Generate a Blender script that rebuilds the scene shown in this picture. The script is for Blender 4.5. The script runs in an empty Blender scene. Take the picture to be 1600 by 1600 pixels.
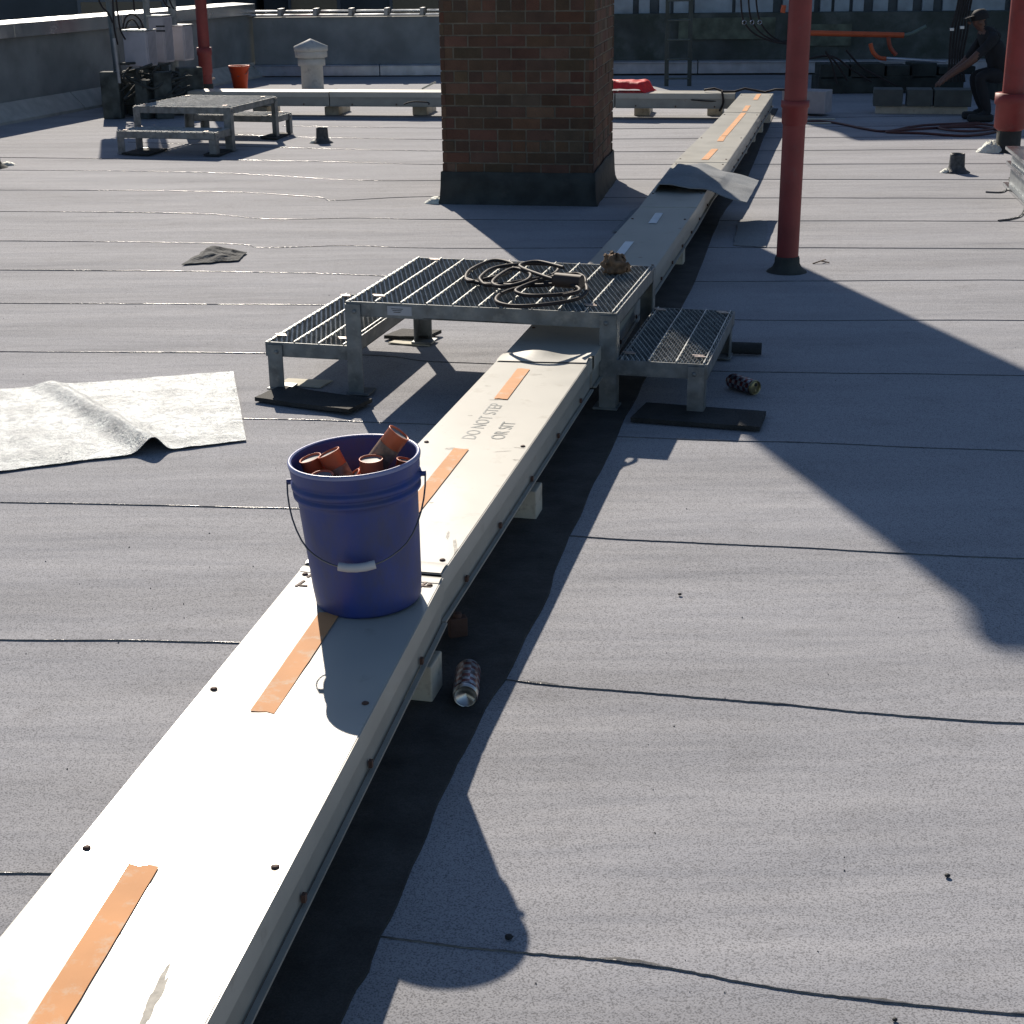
import bpy, bmesh, math, random
from mathutils import Vector, Matrix, noise
random.seed(7)
S = bpy.context.scene
COL = S.collection
R = math.radians
# ------------------------------------------------------------------ camera
F, YH, H, ROLL = 2400.0, -80.0, 1.77, R(.6)
PIT = math.atan((800-YH)/F)
FW = Vector((0, math.cos(PIT), -math.sin(PIT)))
_r = Vector((1, 0, 0)); _u = Vector((0, math.sin(PIT), math.cos(PIT)))
RT = _r*math.cos(ROLL) - _u*math.sin(ROLL)
UP = _u*math.cos(ROLL) + _r*math.sin(ROLL)
EYE = Vector((0, 0, H))
cam = bpy.data.cameras.new('camera'); camo = bpy.data.objects.new('camera', cam); COL.objects.link(camo)
cam.sensor_width = 36; cam.lens = F/1600*36; cam.clip_start = .05; cam.clip_end = 500
M = Matrix((RT, UP, -FW)).transposed().to_4x4(); M.translation = EYE
camo.matrix_world = M
S.camera = camo
# ------------------------------------------------------------------ light
SEL, SAZ = 31.8, 13.3
w = bpy.data.worlds.new('World'); S.world = w; w.use_nodes = True
nt = w.node_tree; bg = nt.nodes['Background']
sky = nt.nodes.new('ShaderNodeTexSky'); sky.sky_type = 'NISHITA'; sky.sun_disc = False
sky.sun_elevation = R(SEL); sky.sun_rotation = R(-SAZ)
nt.links.new(sky.outputs[0], bg.inputs[0]); bg.inputs[1].default_value = .068; sky.dust_density = .4; sky.ozone_density = 3.
sl = bpy.data.lights.new('sun', 'SUN'); sl.energy = 5.0; sl.angle = R(.55); sl.color = (1, .90, .77)
so = bpy.data.objects.new('sun', sl); COL.objects.link(so)
sd = Vector((-math.sin(R(SAZ))*math.cos(R(SEL)), math.cos(R(SAZ))*math.cos(R(SEL)), math.sin(R(SEL))))
so.rotation_euler = sd.to_track_quat('Z', 'Y').to_euler(); so.location = (0, 0, 20)
S.view_settings.view_transform = 'Standard'; S.view_settings.look = 'None'
S.view_settings.exposure = .3; S.view_settings.gamma = 1
S.render.resolution_x = S.render.resolution_y = 1024
# ------------------------------------------------------------------ helpers
def at(x, y, z=0., Y=None):
    d = FW + RT*((x-800)/F) - UP*((y-800)/F)
    t = (z-H)/d.z if Y is None else Y/d.y
    return EYE + d*t
def N(m, t, **k):
    n = m.node_tree.nodes.new(t)
    for a, b in k.items():
        if a.startswith('i_'): n.inputs[a[2:].replace('_', ' ')].default_value = b
        else: setattr(n, a, b)
    return n
def L(m, a, b): m.node_tree.links.new(a, b)
def ramp(m, src, stops):
    r = N(m, 'ShaderNodeValToRGB'); e = r.color_ramp.elements
    while len(e) < len(stops): e.new(.5)
    for q, (p, c) in zip(e, stops): q.position = p; q.color = (c, c, c, 1) if not hasattr(c, '__len__') else (*c, 1)
    L(m, src, r.inputs[0]); return r.outputs[0]
def mat(name, col, rough=.7, metal=0., var=.12, vscale=8., bump=.0, bscale=60., dirt=None, dscale=5., dth=(.55, .72),
        speck=0., sscale=300., coat=0., spec=.5, stretch=(1, 1, 1), rvar=0.):
    m = bpy.data.materials.new(name); m.use_nodes = True
    b = m.node_tree.nodes['Principled BSDF']
    b.inputs['Roughness'].default_value = rough; b.inputs['Metallic'].default_value = metal
    b.inputs['Specular IOR Level'].default_value = spec
    if coat: b.inputs['Coat Weight'].default_value = coat; b.inputs['Coat Roughness'].default_value = .2
    tc = N(m, 'ShaderNodeTexCoord'); mp = N(m, 'ShaderNodeMapping'); mp.inputs['Scale'].default_value = stretch
    L(m, tc.outputs['Object'], mp.inputs[0]); V = mp.outputs[0]
    n1 = N(m, 'ShaderNodeTexNoise', i_Scale=vscale, i_Detail=6.); L(m, V, n1.inputs['Vector'])
    c0 = [max(0, c*(1-var*1.6)) for c in col]; c1 = [min(1, c*(1+var*1.6)) for c in col]
    out = ramp(m, n1.outputs['Fac'], [(.3, c0), (.7, c1)])
    if dirt:
        n2 = N(m, 'ShaderNodeTexNoise', i_Scale=dscale, i_Detail=9., i_Roughness=.68); L(m, V, n2.inputs['Vector'])
        f = ramp(m, n2.outputs['Fac'], [(dth[0], 0), (dth[1], 1)])
        mx = N(m, 'ShaderNodeMix', data_type='RGBA'); L(m, f, mx.inputs[0]); L(m, out, mx.inputs[6]); mx.inputs[7].default_value = (*dirt, 1)
        out = mx.outputs[2]
    if speck:
        n3 = N(m, 'ShaderNodeTexNoise', i_Scale=sscale, i_Detail=3.); L(m, V, n3.inputs['Vector'])
        f = ramp(m, n3.outputs['Fac'], [(.32, 1-speck), (.68, 1+speck)])
        mx = N(m, 'ShaderNodeMix', data_type='RGBA', blend_type='MULTIPLY'); mx.inputs[0].default_value = 1
        L(m, out, mx.inputs[6]); L(m, f, mx.inputs[7]); out = mx.outputs[2]
        # ramp colours clamp at 1, so speckle darkens from there; brighten a touch
    L(m, out, b.inputs['Base Color'])
    if rvar:
        n4 = N(m, 'ShaderNodeTexNoise', i_Scale=vscale*2, i_Detail=5.); L(m, V, n4.inputs['Vector'])
        L(m, ramp(m, n4.outputs['Fac'], [(.3, max(0, rough-rvar)), (.7, min(1, rough+rvar))]), b.inputs['Roughness'])
    if bump:
        n5 = N(m, 'ShaderNodeTexNoise', i_Scale=bscale, i_Detail=5.); L(m, V, n5.inputs['Vector'])
        bp = N(m, 'ShaderNodeBump', i_Strength=bump, i_Distance=.01); L(m, n5.outputs['Fac'], bp.inputs['Height'])
        L(m, bp.outputs[0], b.inputs['Normal'])
    return m

def wm(o):
    m = Matrix()
    while o: m = o.matrix_basis @ m; o = o.parent
    return m

class MB:
    """collects shapes; build() links them as ONE mesh object"""
    def __init__(s, frame=None): s.v = []; s.f = []; s.m = []; s.sm = []; s.fr = frame or Matrix(); s.k = 0; s.col = []; s.c = (1, 1, 1)
    def add(s, vs, fs, smooth=False):
        o = len(s.v); s.v += [s.fr @ Vector(p) for p in vs]
        for f in fs: s.f.append([o+i for i in f]); s.m.append(s.k); s.sm.append(smooth); s.col.append(s.c)
    def box(s, c, d, rz=0, rot=None):
        mt = (rot or Matrix.Rotation(rz, 4, 'Z')); h = [q/2 for q in d]; c = Vector(c)
        vs = [c + mt @ Vector((a*h[0], b*h[1], e*h[2])) for a in (-1, 1) for b in (-1, 1) for e in (-1, 1)]
        s.add(vs, [(0, 1, 3, 2), (4, 6, 7, 5), (0, 4, 5, 1), (2, 3, 7, 6), (0, 2, 6, 4), (1, 5, 7, 3)])
    def span(s, x0, x1, y0, y1, z0, z1): s.box(((x0+x1)/2, (y0+y1)/2, (z0+z1)/2), (abs(x1-x0), abs(y1-y0), abs(z1-z0)))
    def tube(s, pts, r, n=8, cap=True, closed=False, sx=1.):
        pts = [Vector(p) for p in pts]; rs = r if hasattr(r, '__len__') else [r]*len(pts)
        t0 = (pts[1]-pts[0]).normalized(); a = t0.orthogonal().normalized(); vs = []; m = len(pts)
        for i, p in enumerate(pts):
            if closed: t = (pts[(i+1) % m]-pts[i-1]).normalized()
            else: t = (pts[min(i+1, m-1)]-pts[max(i-1, 0)]).normalized()
            a = (a - t*a.dot(t)).normalized(); b = t.cross(a)
            for k in range(n):
                q = 2*math.pi*k/n; vs.append(p + (a*math.cos(q)+b*math.sin(q)*sx)*rs[i])
        fs = [(i*n+k, i*n+(k+1) % n, ((i+1) % m)*n+(k+1) % n, ((i+1) % m)*n+k) for i in range(m if closed else m-1) for k in range(n)]
        s.add(vs, fs, True)
        if cap and not closed: s.add(vs[:n][::-1], [tuple(range(n))]); s.add(vs[-n:], [tuple(range(n))])
    def lathe(s, prof, n=32, c=(0, 0, 0), ax=None, smooth=True):
        c = Vector(c); mt = ax or Matrix(); vs = []
        for r, z in prof:
            for k in range(n): q = 2*math.pi*k/n; vs.append(c + mt @ Vector((r*math.cos(q), r*math.sin(q), z)))
        s.add(vs, [(i*n+k, i*n+(k+1) % n, (i+1)*n+(k+1) % n, (i+1)*n+k) for i in range(len(prof)-1) for k in range(n)], smooth)
    def prism(s, poly, z0, z1):
        n = len(poly); s.add([(p[0], p[1], z0) for p in poly]+[(p[0], p[1], z1) for p in poly],
              [tuple(range(n))[::-1], tuple(range(n, 2*n))]+[(i, (i+1) % n, n+(i+1) % n, n+i) for i in range(n)])
    def grid(s, fn, nu, nv, smooth=True):
        s.add([fn(i/nu, j/nv) for j in range(nv+1) for i in range(nu+1)],
              [(j*(nu+1)+i, j*(nu+1)+i+1, (j+1)*(nu+1)+i+1, (j+1)*(nu+1)+i) for j in range(nv) for i in range(nu)], smooth)
    def build(s, name, ms, parent=None, bevel=0., solid=0., fix=True, usecol=False, subd=0):
        me = bpy.data.meshes.new(name); inv = wm(parent).inverted() if parent else Matrix()
        me.from_pydata([inv @ p for p in s.v], [], s.f)
        for q in (ms if isinstance(ms, (list, tuple)) else [ms]): me.materials.append(q)
        for p, k, sm in zip(me.polygons, s.m, s.sm): p.material_index = k; p.use_smooth = sm
        if usecol:
            a = me.color_attributes.new('tone', 'FLOAT_COLOR', 'CORNER')
            for p, c in zip(me.polygons, s.col):
                for li in p.loop_indices: a.data[li].color = (*c, 1)
        if fix:
            b = bmesh.new(); b.from_mesh(me); bmesh.ops.recalc_face_normals(b, faces=b.faces); b.to_mesh(me); b.free()
        o = bpy.data.objects.new(name, me); COL.objects.link(o)
        if parent: o.parent = parent
        if solid:
            q = o.modifiers.new('s', 'SOLIDIFY'); q.thickness = solid; q.offset = 0
            q = o.modifiers.new('e', 'EDGE_SPLIT'); q.split_angle = R(40)
        if subd: q = o.modifiers.new('u', 'SUBSURF'); q.levels = q.render_levels = subd
        if bevel: q = o.modifiers.new('b', 'BEVEL'); q.width = bevel; q.segments = 2; q.limit_method = 'ANGLE'
        return o
def tag(o, label=None, cat=None, group=None, kind=None):
    for k, v in (('label', label), ('category', cat), ('group', group), ('kind', kind)):
        if v: o[k] = v
    return o
def thing(name, label, cat, loc=(0, 0, 0), rz=0, group=None):
    o = bpy.data.objects.new(name, None); COL.objects.link(o)
    o.matrix_world = Matrix.Translation(Vector(loc)) @ Matrix.Rotation(rz, 4, 'Z'); o.empty_display_size = .1
    return tag(o, label, cat, group)
def cr(pts, n=8, closed=False):
    """smooth curve through points"""
    P = [Vector(p) for p in pts]; out = []; m = len(P)
    for i in range(m if closed else m-1):
        g = (lambda j: P[j % m]) if closed else (lambda j: P[max(0, min(m-1, j))])
        a, b, c, d = g(i-1), g(i), g(i+1), g(i+2)
        for k in range(n):
            t = k/n; out.append(.5*((2*b)+(c-a)*t+(2*a-5*b+4*c-d)*t*t+(3*b-a-3*c+d)*t**3))
    if not closed: out.append(P[-1])
    return out
def nz(x, y, z=0.): return noise.noise(Vector((x, y, z)))
# ------------------------------------------------------------------ materials
def roof_mat(name, c, wav=1.):
    m = bpy.data.materials.new(name); m.use_nodes = True; b = m.node_tree.nodes['Principled BSDF']
    b.inputs['Roughness'].default_value = .92; b.inputs['Specular IOR Level'].default_value = .25
    tc = N(m, 'ShaderNodeTexCoord'); V = tc.outputs['Object']
    mp = N(m, 'ShaderNodeMapping'); mp.inputs['Scale'].default_value = (.35, 1.6, 1); mp.inputs['Rotation'].default_value = (0, 0, R(12)); L(m, V, mp.inputs[0])
    big = N(m, 'ShaderNodeTexNoise', i_Scale=1.3, i_Detail=7., i_Roughness=.6); L(m, mp.outputs[0], big.inputs['Vector'])
    base = ramp(m, big.outputs['Fac'], [(.28, [q*.80 for q in c]), (.5, c), (.74, [q*1.14 for q in c])])
    st = N(m, 'ShaderNodeTexNoise', i_Scale=4.5, i_Detail=8., i_Roughness=.7); L(m, V, st.inputs['Vector'])
    f = ramp(m, st.outputs['Fac'], [(.54, 0), (.64, .16), (.80, .5)])
    mx = N(m, 'ShaderNodeMix', data_type='RGBA'); L(m, f, mx.inputs[0]); L(m, base, mx.inputs[6]); mx.inputs[7].default_value = (c[0]*.55, c[1]*.53, c[2]*.5, 1)
    gr = N(m, 'ShaderNodeTexNoise', i_Scale=260., i_Detail=2.5); L(m, V, gr.inputs['Vector'])
    g = ramp(m, gr.outputs['Fac'], [(.36, .5), (.48, .88), (.62, 1.0)])
    m2 = N(m, 'ShaderNodeMix', data_type='RGBA', blend_type='MULTIPLY'); m2.inputs[0].default_value = 1
    L(m, mx.outputs[2], m2.inputs[6]); L(m, g, m2.inputs[7])
    vo = N(m, 'ShaderNodeTexVoronoi', i_Scale=90.); L(m, V, vo.inputs['Vector'])
    g2 = ramp(m, vo.outputs['Distance'], [(.06, .55), (.12, 1.)])
    m3 = N(m, 'ShaderNodeMix', data_type='RGBA', blend_type='MULTIPLY'); m3.inputs[0].default_value = .55
    L(m, m2.outputs[2], m3.inputs[6]); L(m, g2, m3.inputs[7]); L(m, m3.outputs[2], b.inputs['Base Color'])
    bp = N(m, 'ShaderNodeBump', i_Strength=.55, i_Distance=.0016); L(m, gr.outputs['Fac'], bp.inputs['Height'])
    wv = N(m, 'ShaderNodeTexNoise', i_Scale=2.2, i_Detail=3.); L(m, mp.outputs[0], wv.inputs['Vector'])
    b2 = N(m, 'ShaderNodeBump', i_Strength=.35*wav, i_Distance=.06); L(m, wv.outputs['Fac'], b2.inputs['Height']); L(m, bp.outputs[0], b2.inputs['Normal'])
    L(m, b2.outputs[0], b.inputs['Normal']); return m
ROOF = roof_mat('mineral_cap_sheet', (.385, .388, .412))
HUMP = roof_mat('cap_sheet_offcut', (.30, .32, .34), .3)
BITU = mat('bitumen_bead', (.075, .075, .075), .25, var=.3, vscale=30, bump=.3, bscale=40, spec=.9)
FLASH = mat('dark_flashing', (.038, .042, .038), .8, bump=.4, bscale=12, var=.25, dirt=(.07, .07, .06), dscale=7)
WHITE = mat('painted_tray_metal', (.43, .42, .37), .5, var=.05, vscale=3, dirt=(.27, .24, .19), dscale=9, dth=(.58, .80), bump=.16, bscale=3.2, rvar=.05, spec=.42)
_b = WHITE.node_tree.nodes['Principled BSDF']; _b.inputs['Coat Weight'].default_value = .45; _b.inputs['Coat Roughness'].default_value = .15; L(WHITE, _b.inputs['Normal'].links[0].from_socket, _b.inputs['Coat Normal'])
SIDEW = mat('tray_side_metal', (.30, .30, .27), .45, var=.08, dirt=(.20, .13, .09), dscale=8, dth=(.62, .75))
TAPE = mat('orange_tape', (.70, .34, .145), .7, spec=.2, var=.06, dirt=(.66, .52, .38), dscale=18, dth=(.52, .70))
TAPEB = mat('bleached_tape', (.82, .84, .84), .6, var=.06)
INK = mat('faded_stencil_ink', (.31, .325, .31), .3, var=.2, vscale=60)
RUST = mat('rusty_screw', (.10, .05, .035), .7, bump=.3)
GALV = mat('galvanised_steel', (.19, .205, .21), .5, .4, var=.22, vscale=14, dirt=(.28, .29, .28), dscale=20, dth=(.5, .7), bump=.15, bscale=30, rvar=.1)
GRATE = mat('grating_steel', (.27, .285, .29), .5, .4, var=.2, vscale=20)
GRATL = mat('grating_bar_and_sunlit_top', (.46, .47, .46), .42, .6, var=.2, vscale=20)  # paler steel for bearing bars, with sunlight put into the strip tops
STICK = mat('sticker_paper', (.42, .43, .46), .5, var=.05)
RUBB = mat('recycled_rubber', (.035, .036, .035), .85, bump=.5, bscale=120, var=.25, speck=.3)
WOOD = mat('painted_sleeper', (.52, .47, .38), .75, var=.12, bump=.2, bscale=30, dirt=(.3, .24, .17), dscale=12, stretch=(1, 1, 1))
BLUE = mat('blue_bucket_plastic', (.022, .055, .29), .5, var=.15, vscale=5, bump=.04, bscale=80, dirt=(.066, .072, .15), dscale=9, dth=(.30, .68), stretch=(1, 1, .5), rvar=.08)
BLUEI = mat('bucket_lip_glint', (.22, .24, .42), .3, var=.1)  # paler than the bucket: the rim's glint is put into the colour
WIRE = mat('handle_wire', (.16, .16, .17), .35, .8)
GRIP = mat('handle_grip', (.52, .52, .53), .5, var=.08)
TUBE = mat('sealant_tube_orange', (.62, .15, .06), .42, var=.12, vscale=20, dirt=(.42, .24, .16), dscale=14, dth=(.6, .7))
TUBEL = mat('sealant_tube_band', (.27, .16, .10), .5, var=.3, vscale=60)
TUBEE = mat('sealant_tube_end', (.27, .27, .26), .6, .0, var=.12)
CANM = mat('aluminium_can', (.55, .54, .52), .28, .95, var=.05)
BLK = mat('black_rubber_cable', (.028, .022, .022), .6, spec=.25, var=.2)
BLKM = mat('dull_black', (.02, .021, .022), .7)
REDP = mat('red_pipe_paint', (.23, .036, .032), .55, var=.12, vscale=6, dirt=(.20, .06, .055), dscale=9, dth=(.55, .75), bump=.08, bscale=40)
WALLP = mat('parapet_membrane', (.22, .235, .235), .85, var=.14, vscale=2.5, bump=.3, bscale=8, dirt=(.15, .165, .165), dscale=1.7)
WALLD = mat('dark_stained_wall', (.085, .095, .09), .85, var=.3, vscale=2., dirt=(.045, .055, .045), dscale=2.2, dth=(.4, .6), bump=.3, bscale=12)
COPE = mat('coping_metal', (.62, .64, .66), .22, .9, var=.08, vscale=2.5, bump=.12, bscale=3, rvar=.06)
CAULK = mat('white_caulk', (.66, .68, .60), .6, bump=1., bscale=70, var=.1)
LEAD = mat('lead_flashing', (.075, .078, .08), .6, .3, var=.3, vscale=30, bump=.4, bscale=40)
CAB = mat('radio_unit_paint', (.42, .40, .43), .5, var=.05, dirt=(.3, .29, .3), dscale=6)
CABD = mat('cabinet_shade_paint', (.30, .35, .40), .55, var=.15, vscale=5)
CABE = mat('cabinet_dark_panel', (.055, .07, .08), .6, var=.2)
ORG = mat('orange_plastic', (.68, .085, .025), .45, var=.08)
REDT = mat('red_tarp', (.75, .02, .02), .55, var=.12, vscale=20, bump=.3, bscale=30)
ORC = mat('orange_conduit', (.55, .10, .03), .5, var=.08)
ORCD = mat('rusty_red_conduit', (.30, .06, .03), .55, var=.15)
SILV = mat('silver_conduit', (.5, .51, .55), .35, .8)
CLOTH = mat('oily_rag', (.075, .08, .082), .9, bump=.8, bscale=70, var=.35, vscale=30)
LEAF = mat('dry_brown_leather', (.17, .105, .06), .8, bump=.6, bscale=60, var=.35, vscale=30)
LUMB = mat('pale_board', (.55, .52, .42), .8, var=.1)
VENT = mat('vent_paint', (.50, .50, .47), .6, var=.08, dirt=(.25, .25, .25), dscale=8)
JACKET = mat('dark_work_clothes', (.016, .017, .02), .9, var=.2)
SKIN = mat('skin', (.13, .065, .045), .6, var=.08)
HAIR = mat('black_cap', (.012, .012, .013), .8)
GROUND = mat('street_surface', (.06, .06, .06), .9)
BLDG = mat('distant_building_brick', (.085, .095, .105), .85, var=.2, vscale=.6, dirt=(.06, .07, .07), dscale=.4)
BLDG2 = mat('distant_building_render', (.16, .17, .19), .8, var=.15, vscale=.5)
GLASS = mat('dark_window_glass', (.03, .04, .045), .15, var=.1, spec=.8)
HOSE = mat('dark_red_hose', (.10, .035, .03), .5)
LID = mat('can_gold_end', (.35, .30, .17), .35, .9)
# aluminised sheet
def foil():
    m = mat('aluminised_sheet', (.32, .345, .36), .44, .62, dirt=(.21, .225, .24), dscale=30, dth=(.44, .66), var=.2, vscale=5, rvar=.08)
    b = m.node_tree.nodes['Principled BSDF']; tc = N(m, 'ShaderNodeTexCoord')
    n1 = N(m, 'ShaderNodeTexNoise', i_Scale=60., i_Detail=7., i_Roughness=.75, i_Distortion=1.2); L(m, tc.outputs['Object'], n1.inputs['Vector'])
    n2 = N(m, 'ShaderNodeTexNoise', i_Scale=9., i_Detail=3.); L(m, tc.outputs['Object'], n2.inputs['Vector'])
    b1 = N(m, 'ShaderNodeBump', i_Strength=1., i_Distance=.012); L(m, n1.outputs['Fac'], b1.inputs['Height'])
    b2 = N(m, 'ShaderNodeBump', i_Strength=.45, i_Distance=.02); L(m, n2.outputs['Fac'], b2.inputs['Height']); L(m, b1.outputs[0], b2.inputs['Normal'])
    L(m, b2.outputs[0], b.inputs['Normal']); return m
FOIL = foil()
def brickmat():
    m = mat('old_red_brick', (.092, .050, .032), .88, bump=.5, bscale=60); b = m.node_tree.nodes['Principled BSDF']
    src = b.inputs['Base Color'].links[0].from_socket
    vc = N(m, 'ShaderNodeVertexColor', layer_name='tone'); mx = N(m, 'ShaderNodeMix', data_type='RGBA', blend_type='MULTIPLY'); mx.inputs[0].default_value = 1
    L(m, src, mx.inputs[6]); L(m, vc.outputs[0], mx.inputs[7]); L(m, mx.outputs[2], b.inputs['Base Color']); return m
BRICK = brickmat()
MORT = mat('mortar', (.145, .125, .095), .95, bump=.4, bscale=90, var=.2, vscale=10)
PLAID = []
def canmat():
    m = bpy.data.materials.new('printed_can_wall'); m.use_nodes = True; b = m.node_tree.nodes['Principled BSDF']
    b.inputs['Metallic'].default_value = .55; b.inputs['Roughness'].default_value = .3
    tc = N(m, 'ShaderNodeTexCoord'); sp = N(m, 'ShaderNodeSeparateXYZ'); L(m, tc.outputs['Object'], sp.inputs[0])
    at2 = N(m, 'ShaderNodeMath', operation='ARCTAN2'); L(m, sp.outputs[1], at2.inputs[0]); L(m, sp.outputs[0], at2.inputs[1])
    cb = N(m, 'ShaderNodeCombineXYZ'); s1 = N(m, 'ShaderNodeMath', operation='MULTIPLY'); s1.inputs[1].default_value = 1.6; L(m, at2.outputs[0], s1.inputs[0])
    s2 = N(m, 'ShaderNodeMath', operation='MULTIPLY'); s2.inputs[1].default_value = 62.; L(m, sp.outputs[2], s2.inputs[0])
    L(m, s1.outputs[0], cb.inputs[0]); L(m, s2.outputs[0], cb.inputs[1])
    ck = N(m, 'ShaderNodeTexChecker', i_Scale=1.); L(m, cb.outputs[0], ck.inputs['Vector'])
    ck.inputs['Color1'].default_value = (.13, .025, .03, 1); ck.inputs['Color2'].default_value = (.26, .29, .33, 1)
    nn = N(m, 'ShaderNodeTexNoise', i_Scale=60., i_Detail=4.); L(m, tc.outputs['Object'], nn.inputs['Vector'])
    f = ramp(m, nn.outputs['Fac'], [(.52, 0), (.56, .7)])
    mx = N(m, 'ShaderNodeMix', data_type='RGBA'); L(m, f, mx.inputs[0]); L(m, ck.outputs[0], mx.inputs[6]); mx.inputs[7].default_value = (.02, .03, .05, 1)
    L(m, mx.outputs[2], b.inputs['Base Color']); return m
CANW = canmat()

# ================================================================== STRUCTURE
def hz(x, y):
    return .006*nz(x*.55, y*.9, 3)+.003*nz(x*1.7, y*2.6, 8)
def rz(x, y): return -.0012 + min(.0, hz(x, y)*.35)
RX0, RX1, RY0, RY1 = -14., 16., -6., 24.2
r = MB(); NX, NY = 230, 300
r.grid(lambda u, v: (RX0+(RX1-RX0)*u, RY0+(RY1-RY0)*v, rz(RX0+(RX1-RX0)*u, RY0+(RY1-RY0)*v)), NX, NY)
# lap seams of the cap sheet, each a welded edge with a bead of bitumen
seams = [[(0, 1350), (95, 1366), (600, 1465), (1000, 1508), (1600, 1585)], [(0, 975), (380, 1005), (810, 1065), (1200, 1098), (1600, 1130)],
 [(0, 752), (450, 795), (905, 838), (1250, 856), (1600, 873)], [(0, 632), (400, 655), (975, 683), (1300, 693), (1600, 705)],
 [(0, 537), (420, 552), (700, 566), (1110, 580), (1600, 587)], [(0, 462), (420, 476), (700, 482), (1150, 500), (1600, 501)],
 [(0, 410), (300, 424), (700, 434), (1100, 440), (1600, 438)],
 [(0, 364), (262, 379), (411, 387), (540, 384), (700, 388), (1110, 387), (1600, 389)], [(0, 322), (210, 332), (420, 342), (560, 341), (700, 343), (1100, 345), (1600, 346)],
 [(0, 290), (240, 298), (481, 307), (525, 313), (682, 307), (1000, 309), (1600, 310)], [(0, 258), (240, 268), (542, 281), (682, 282), (1000, 280), (1600, 281)],
 [(0, 236), (363, 250), (682, 257), (1000, 257), (1600, 256)], [(200, 222), (430, 230), (682, 236), (1000, 237), (1600, 233)],
 [(300, 206), (430, 213), (682, 218), (1000, 217), (1600, 213)], [(440, 197), (682, 200), (1000, 201), (1600, 195)],
 [(440, 185), (682, 187), (1000, 187), (1600, 180)]]
r.k = 1
for si, s in enumerate(seams):
    pts = [at(*p) for p in s]; pts[0] = pts[0] - Vector((3, 0, 0)) if s[0][0] == 0 else pts[0]; pts.append(pts[-1]+Vector((2.5, -.3, 0)))
    base = cr(pts, 60); n = len(base)
    vs = []; fs = []
    for i, p in enumerate(base):
        j = nz(p.x*3, p.y*3, si)*.008 + nz(p.x*60, p.y, si+9)*.0025; wd = (.0010+.0034*max(0, nz(p.x*7, si, 4)-.05)+.0009*nz(p.x*45, si, 1))*(1+.02*p.y)
        zz = .0005
        vs += [(p.x, p.y-wd*.9+j, -.004), (p.x, p.y-wd*.45+j, .0020), (p.x, p.y+wd*.3+j, .0026), (p.x, p.y+wd*4.6+j, -.0002), (p.x, p.y+wd*5+j, -.004)]
    for i in range(n-1):
        for k in range(4): fs.append((i*5+k, i*5+k+1, i*5+k+6, i*5+k+5))
    r.add(vs, fs, True)
roof = r.build('roof', [ROOF, BITU], fix=False); tag(roof, kind='structure', label='flat grey granule roof membrane with dark lap seams')
b = bmesh.new(); b.from_mesh(roof.data); bmesh.ops.recalc_face_normals(b, faces=b.faces)
for f in b.faces:
    if f.normal.z < 0: f.normal_flip()
b.to_mesh(roof.data); b.free()
g = MB(); g.grid(lambda u, v: (-260+520*u, -120+520*v, -14), 1, 1, False); tag(g.build('ground', GROUND), kind='structure', label='street level far below the roof')

# --- left parapet
P0 = at(0, 192); P1 = at(400, 119); dL = (P1-P0).normalized(); dL.z = 0
PA = P0 - dL*14; PB = P1
def wall_run(parent, name, a, b, h, th, m, side, z0=-.05):
    d = (b-a); d.z = 0; l = d.length; ang = math.atan2(d.y, d.x); q = MB(Matrix.Translation((a.x, a.y, 0)) @ Matrix.Rotation(ang, 4, 'Z'))
    n = max(2, int(l/.25)); s = side
    # wall face gently uneven like torched membrane
    q.grid(lambda u, v: (u*l, s*.012*nz(u*l*1.3, v*2, 5), z0+(h-z0)*v), n, 6)
    q.add([(0, s*th, z0), (l, s*th, z0), (l, s*th, h), (0, s*th, h), (0, 0, h), (l, 0, h), (0, 0, z0), (l, 0, z0)], [(0, 1, 2, 3), (3, 2, 5, 4), (0, 3, 4, 6), (1, 7, 5, 2)])
    return q.build(name, m, parent)
lw = thing('parapet_wall', 'long grey parapet wall along the left with shiny metal coping', 'wall', (PA.x, PA.y, 0))
HL = 1.02
wall_run(lw, 'wall', PA, PB, HL, .3, WALLP, 1)
ang = math.atan2(dL.y, dL.x)
q = MB(Matrix.Translation((PA.x, PA.y, 0)) @ Matrix.Rotation(ang, 4, 'Z')); Ltot = (PB-PA).length
k = 0; x = 0
while x < Ltot:
    l = min(2.4, Ltot-x); q.box((x+l/2-.004, .13, HL+.018), (l-.008, .38, .022), rot=Matrix.Rotation(R(3), 4, 'X')); q.box((x+l/2-.004, -.055, HL-.055), (l-.008, .012, .15)); x += l
q.build('coping', COPE, lw, bevel=.003)
q = MB(Matrix.Translation((PA.x, PA.y, 0)) @ Matrix.Rotation(ang, 4, 'Z'))
x = 0; i = 0
while x < Ltot-1.5:
    l = 3.1; q.add([(x, 0, -.02), (x+l-.02, 0, -.02), (x+l-.02, 0, .2), (x, 0, .2), (x, -.19, -.02), (x+l-.02, -.19, -.02), (x+l-.02, -.012, .21), (x, -.012, .21), (x, -.19, .03), (x+l-.02, -.19, .03)],
       [(8, 9, 6, 7), (4, 5, 9, 8), (0, 4, 8, 7, 3), (1, 2, 6, 9, 5), (7, 6, 2, 3)]); x += l
q.build('cant_strip', mat('pale_cant_strip', (.40, .40, .37), .7, var=.1, bump=.2, bscale=20), lw)

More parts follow.
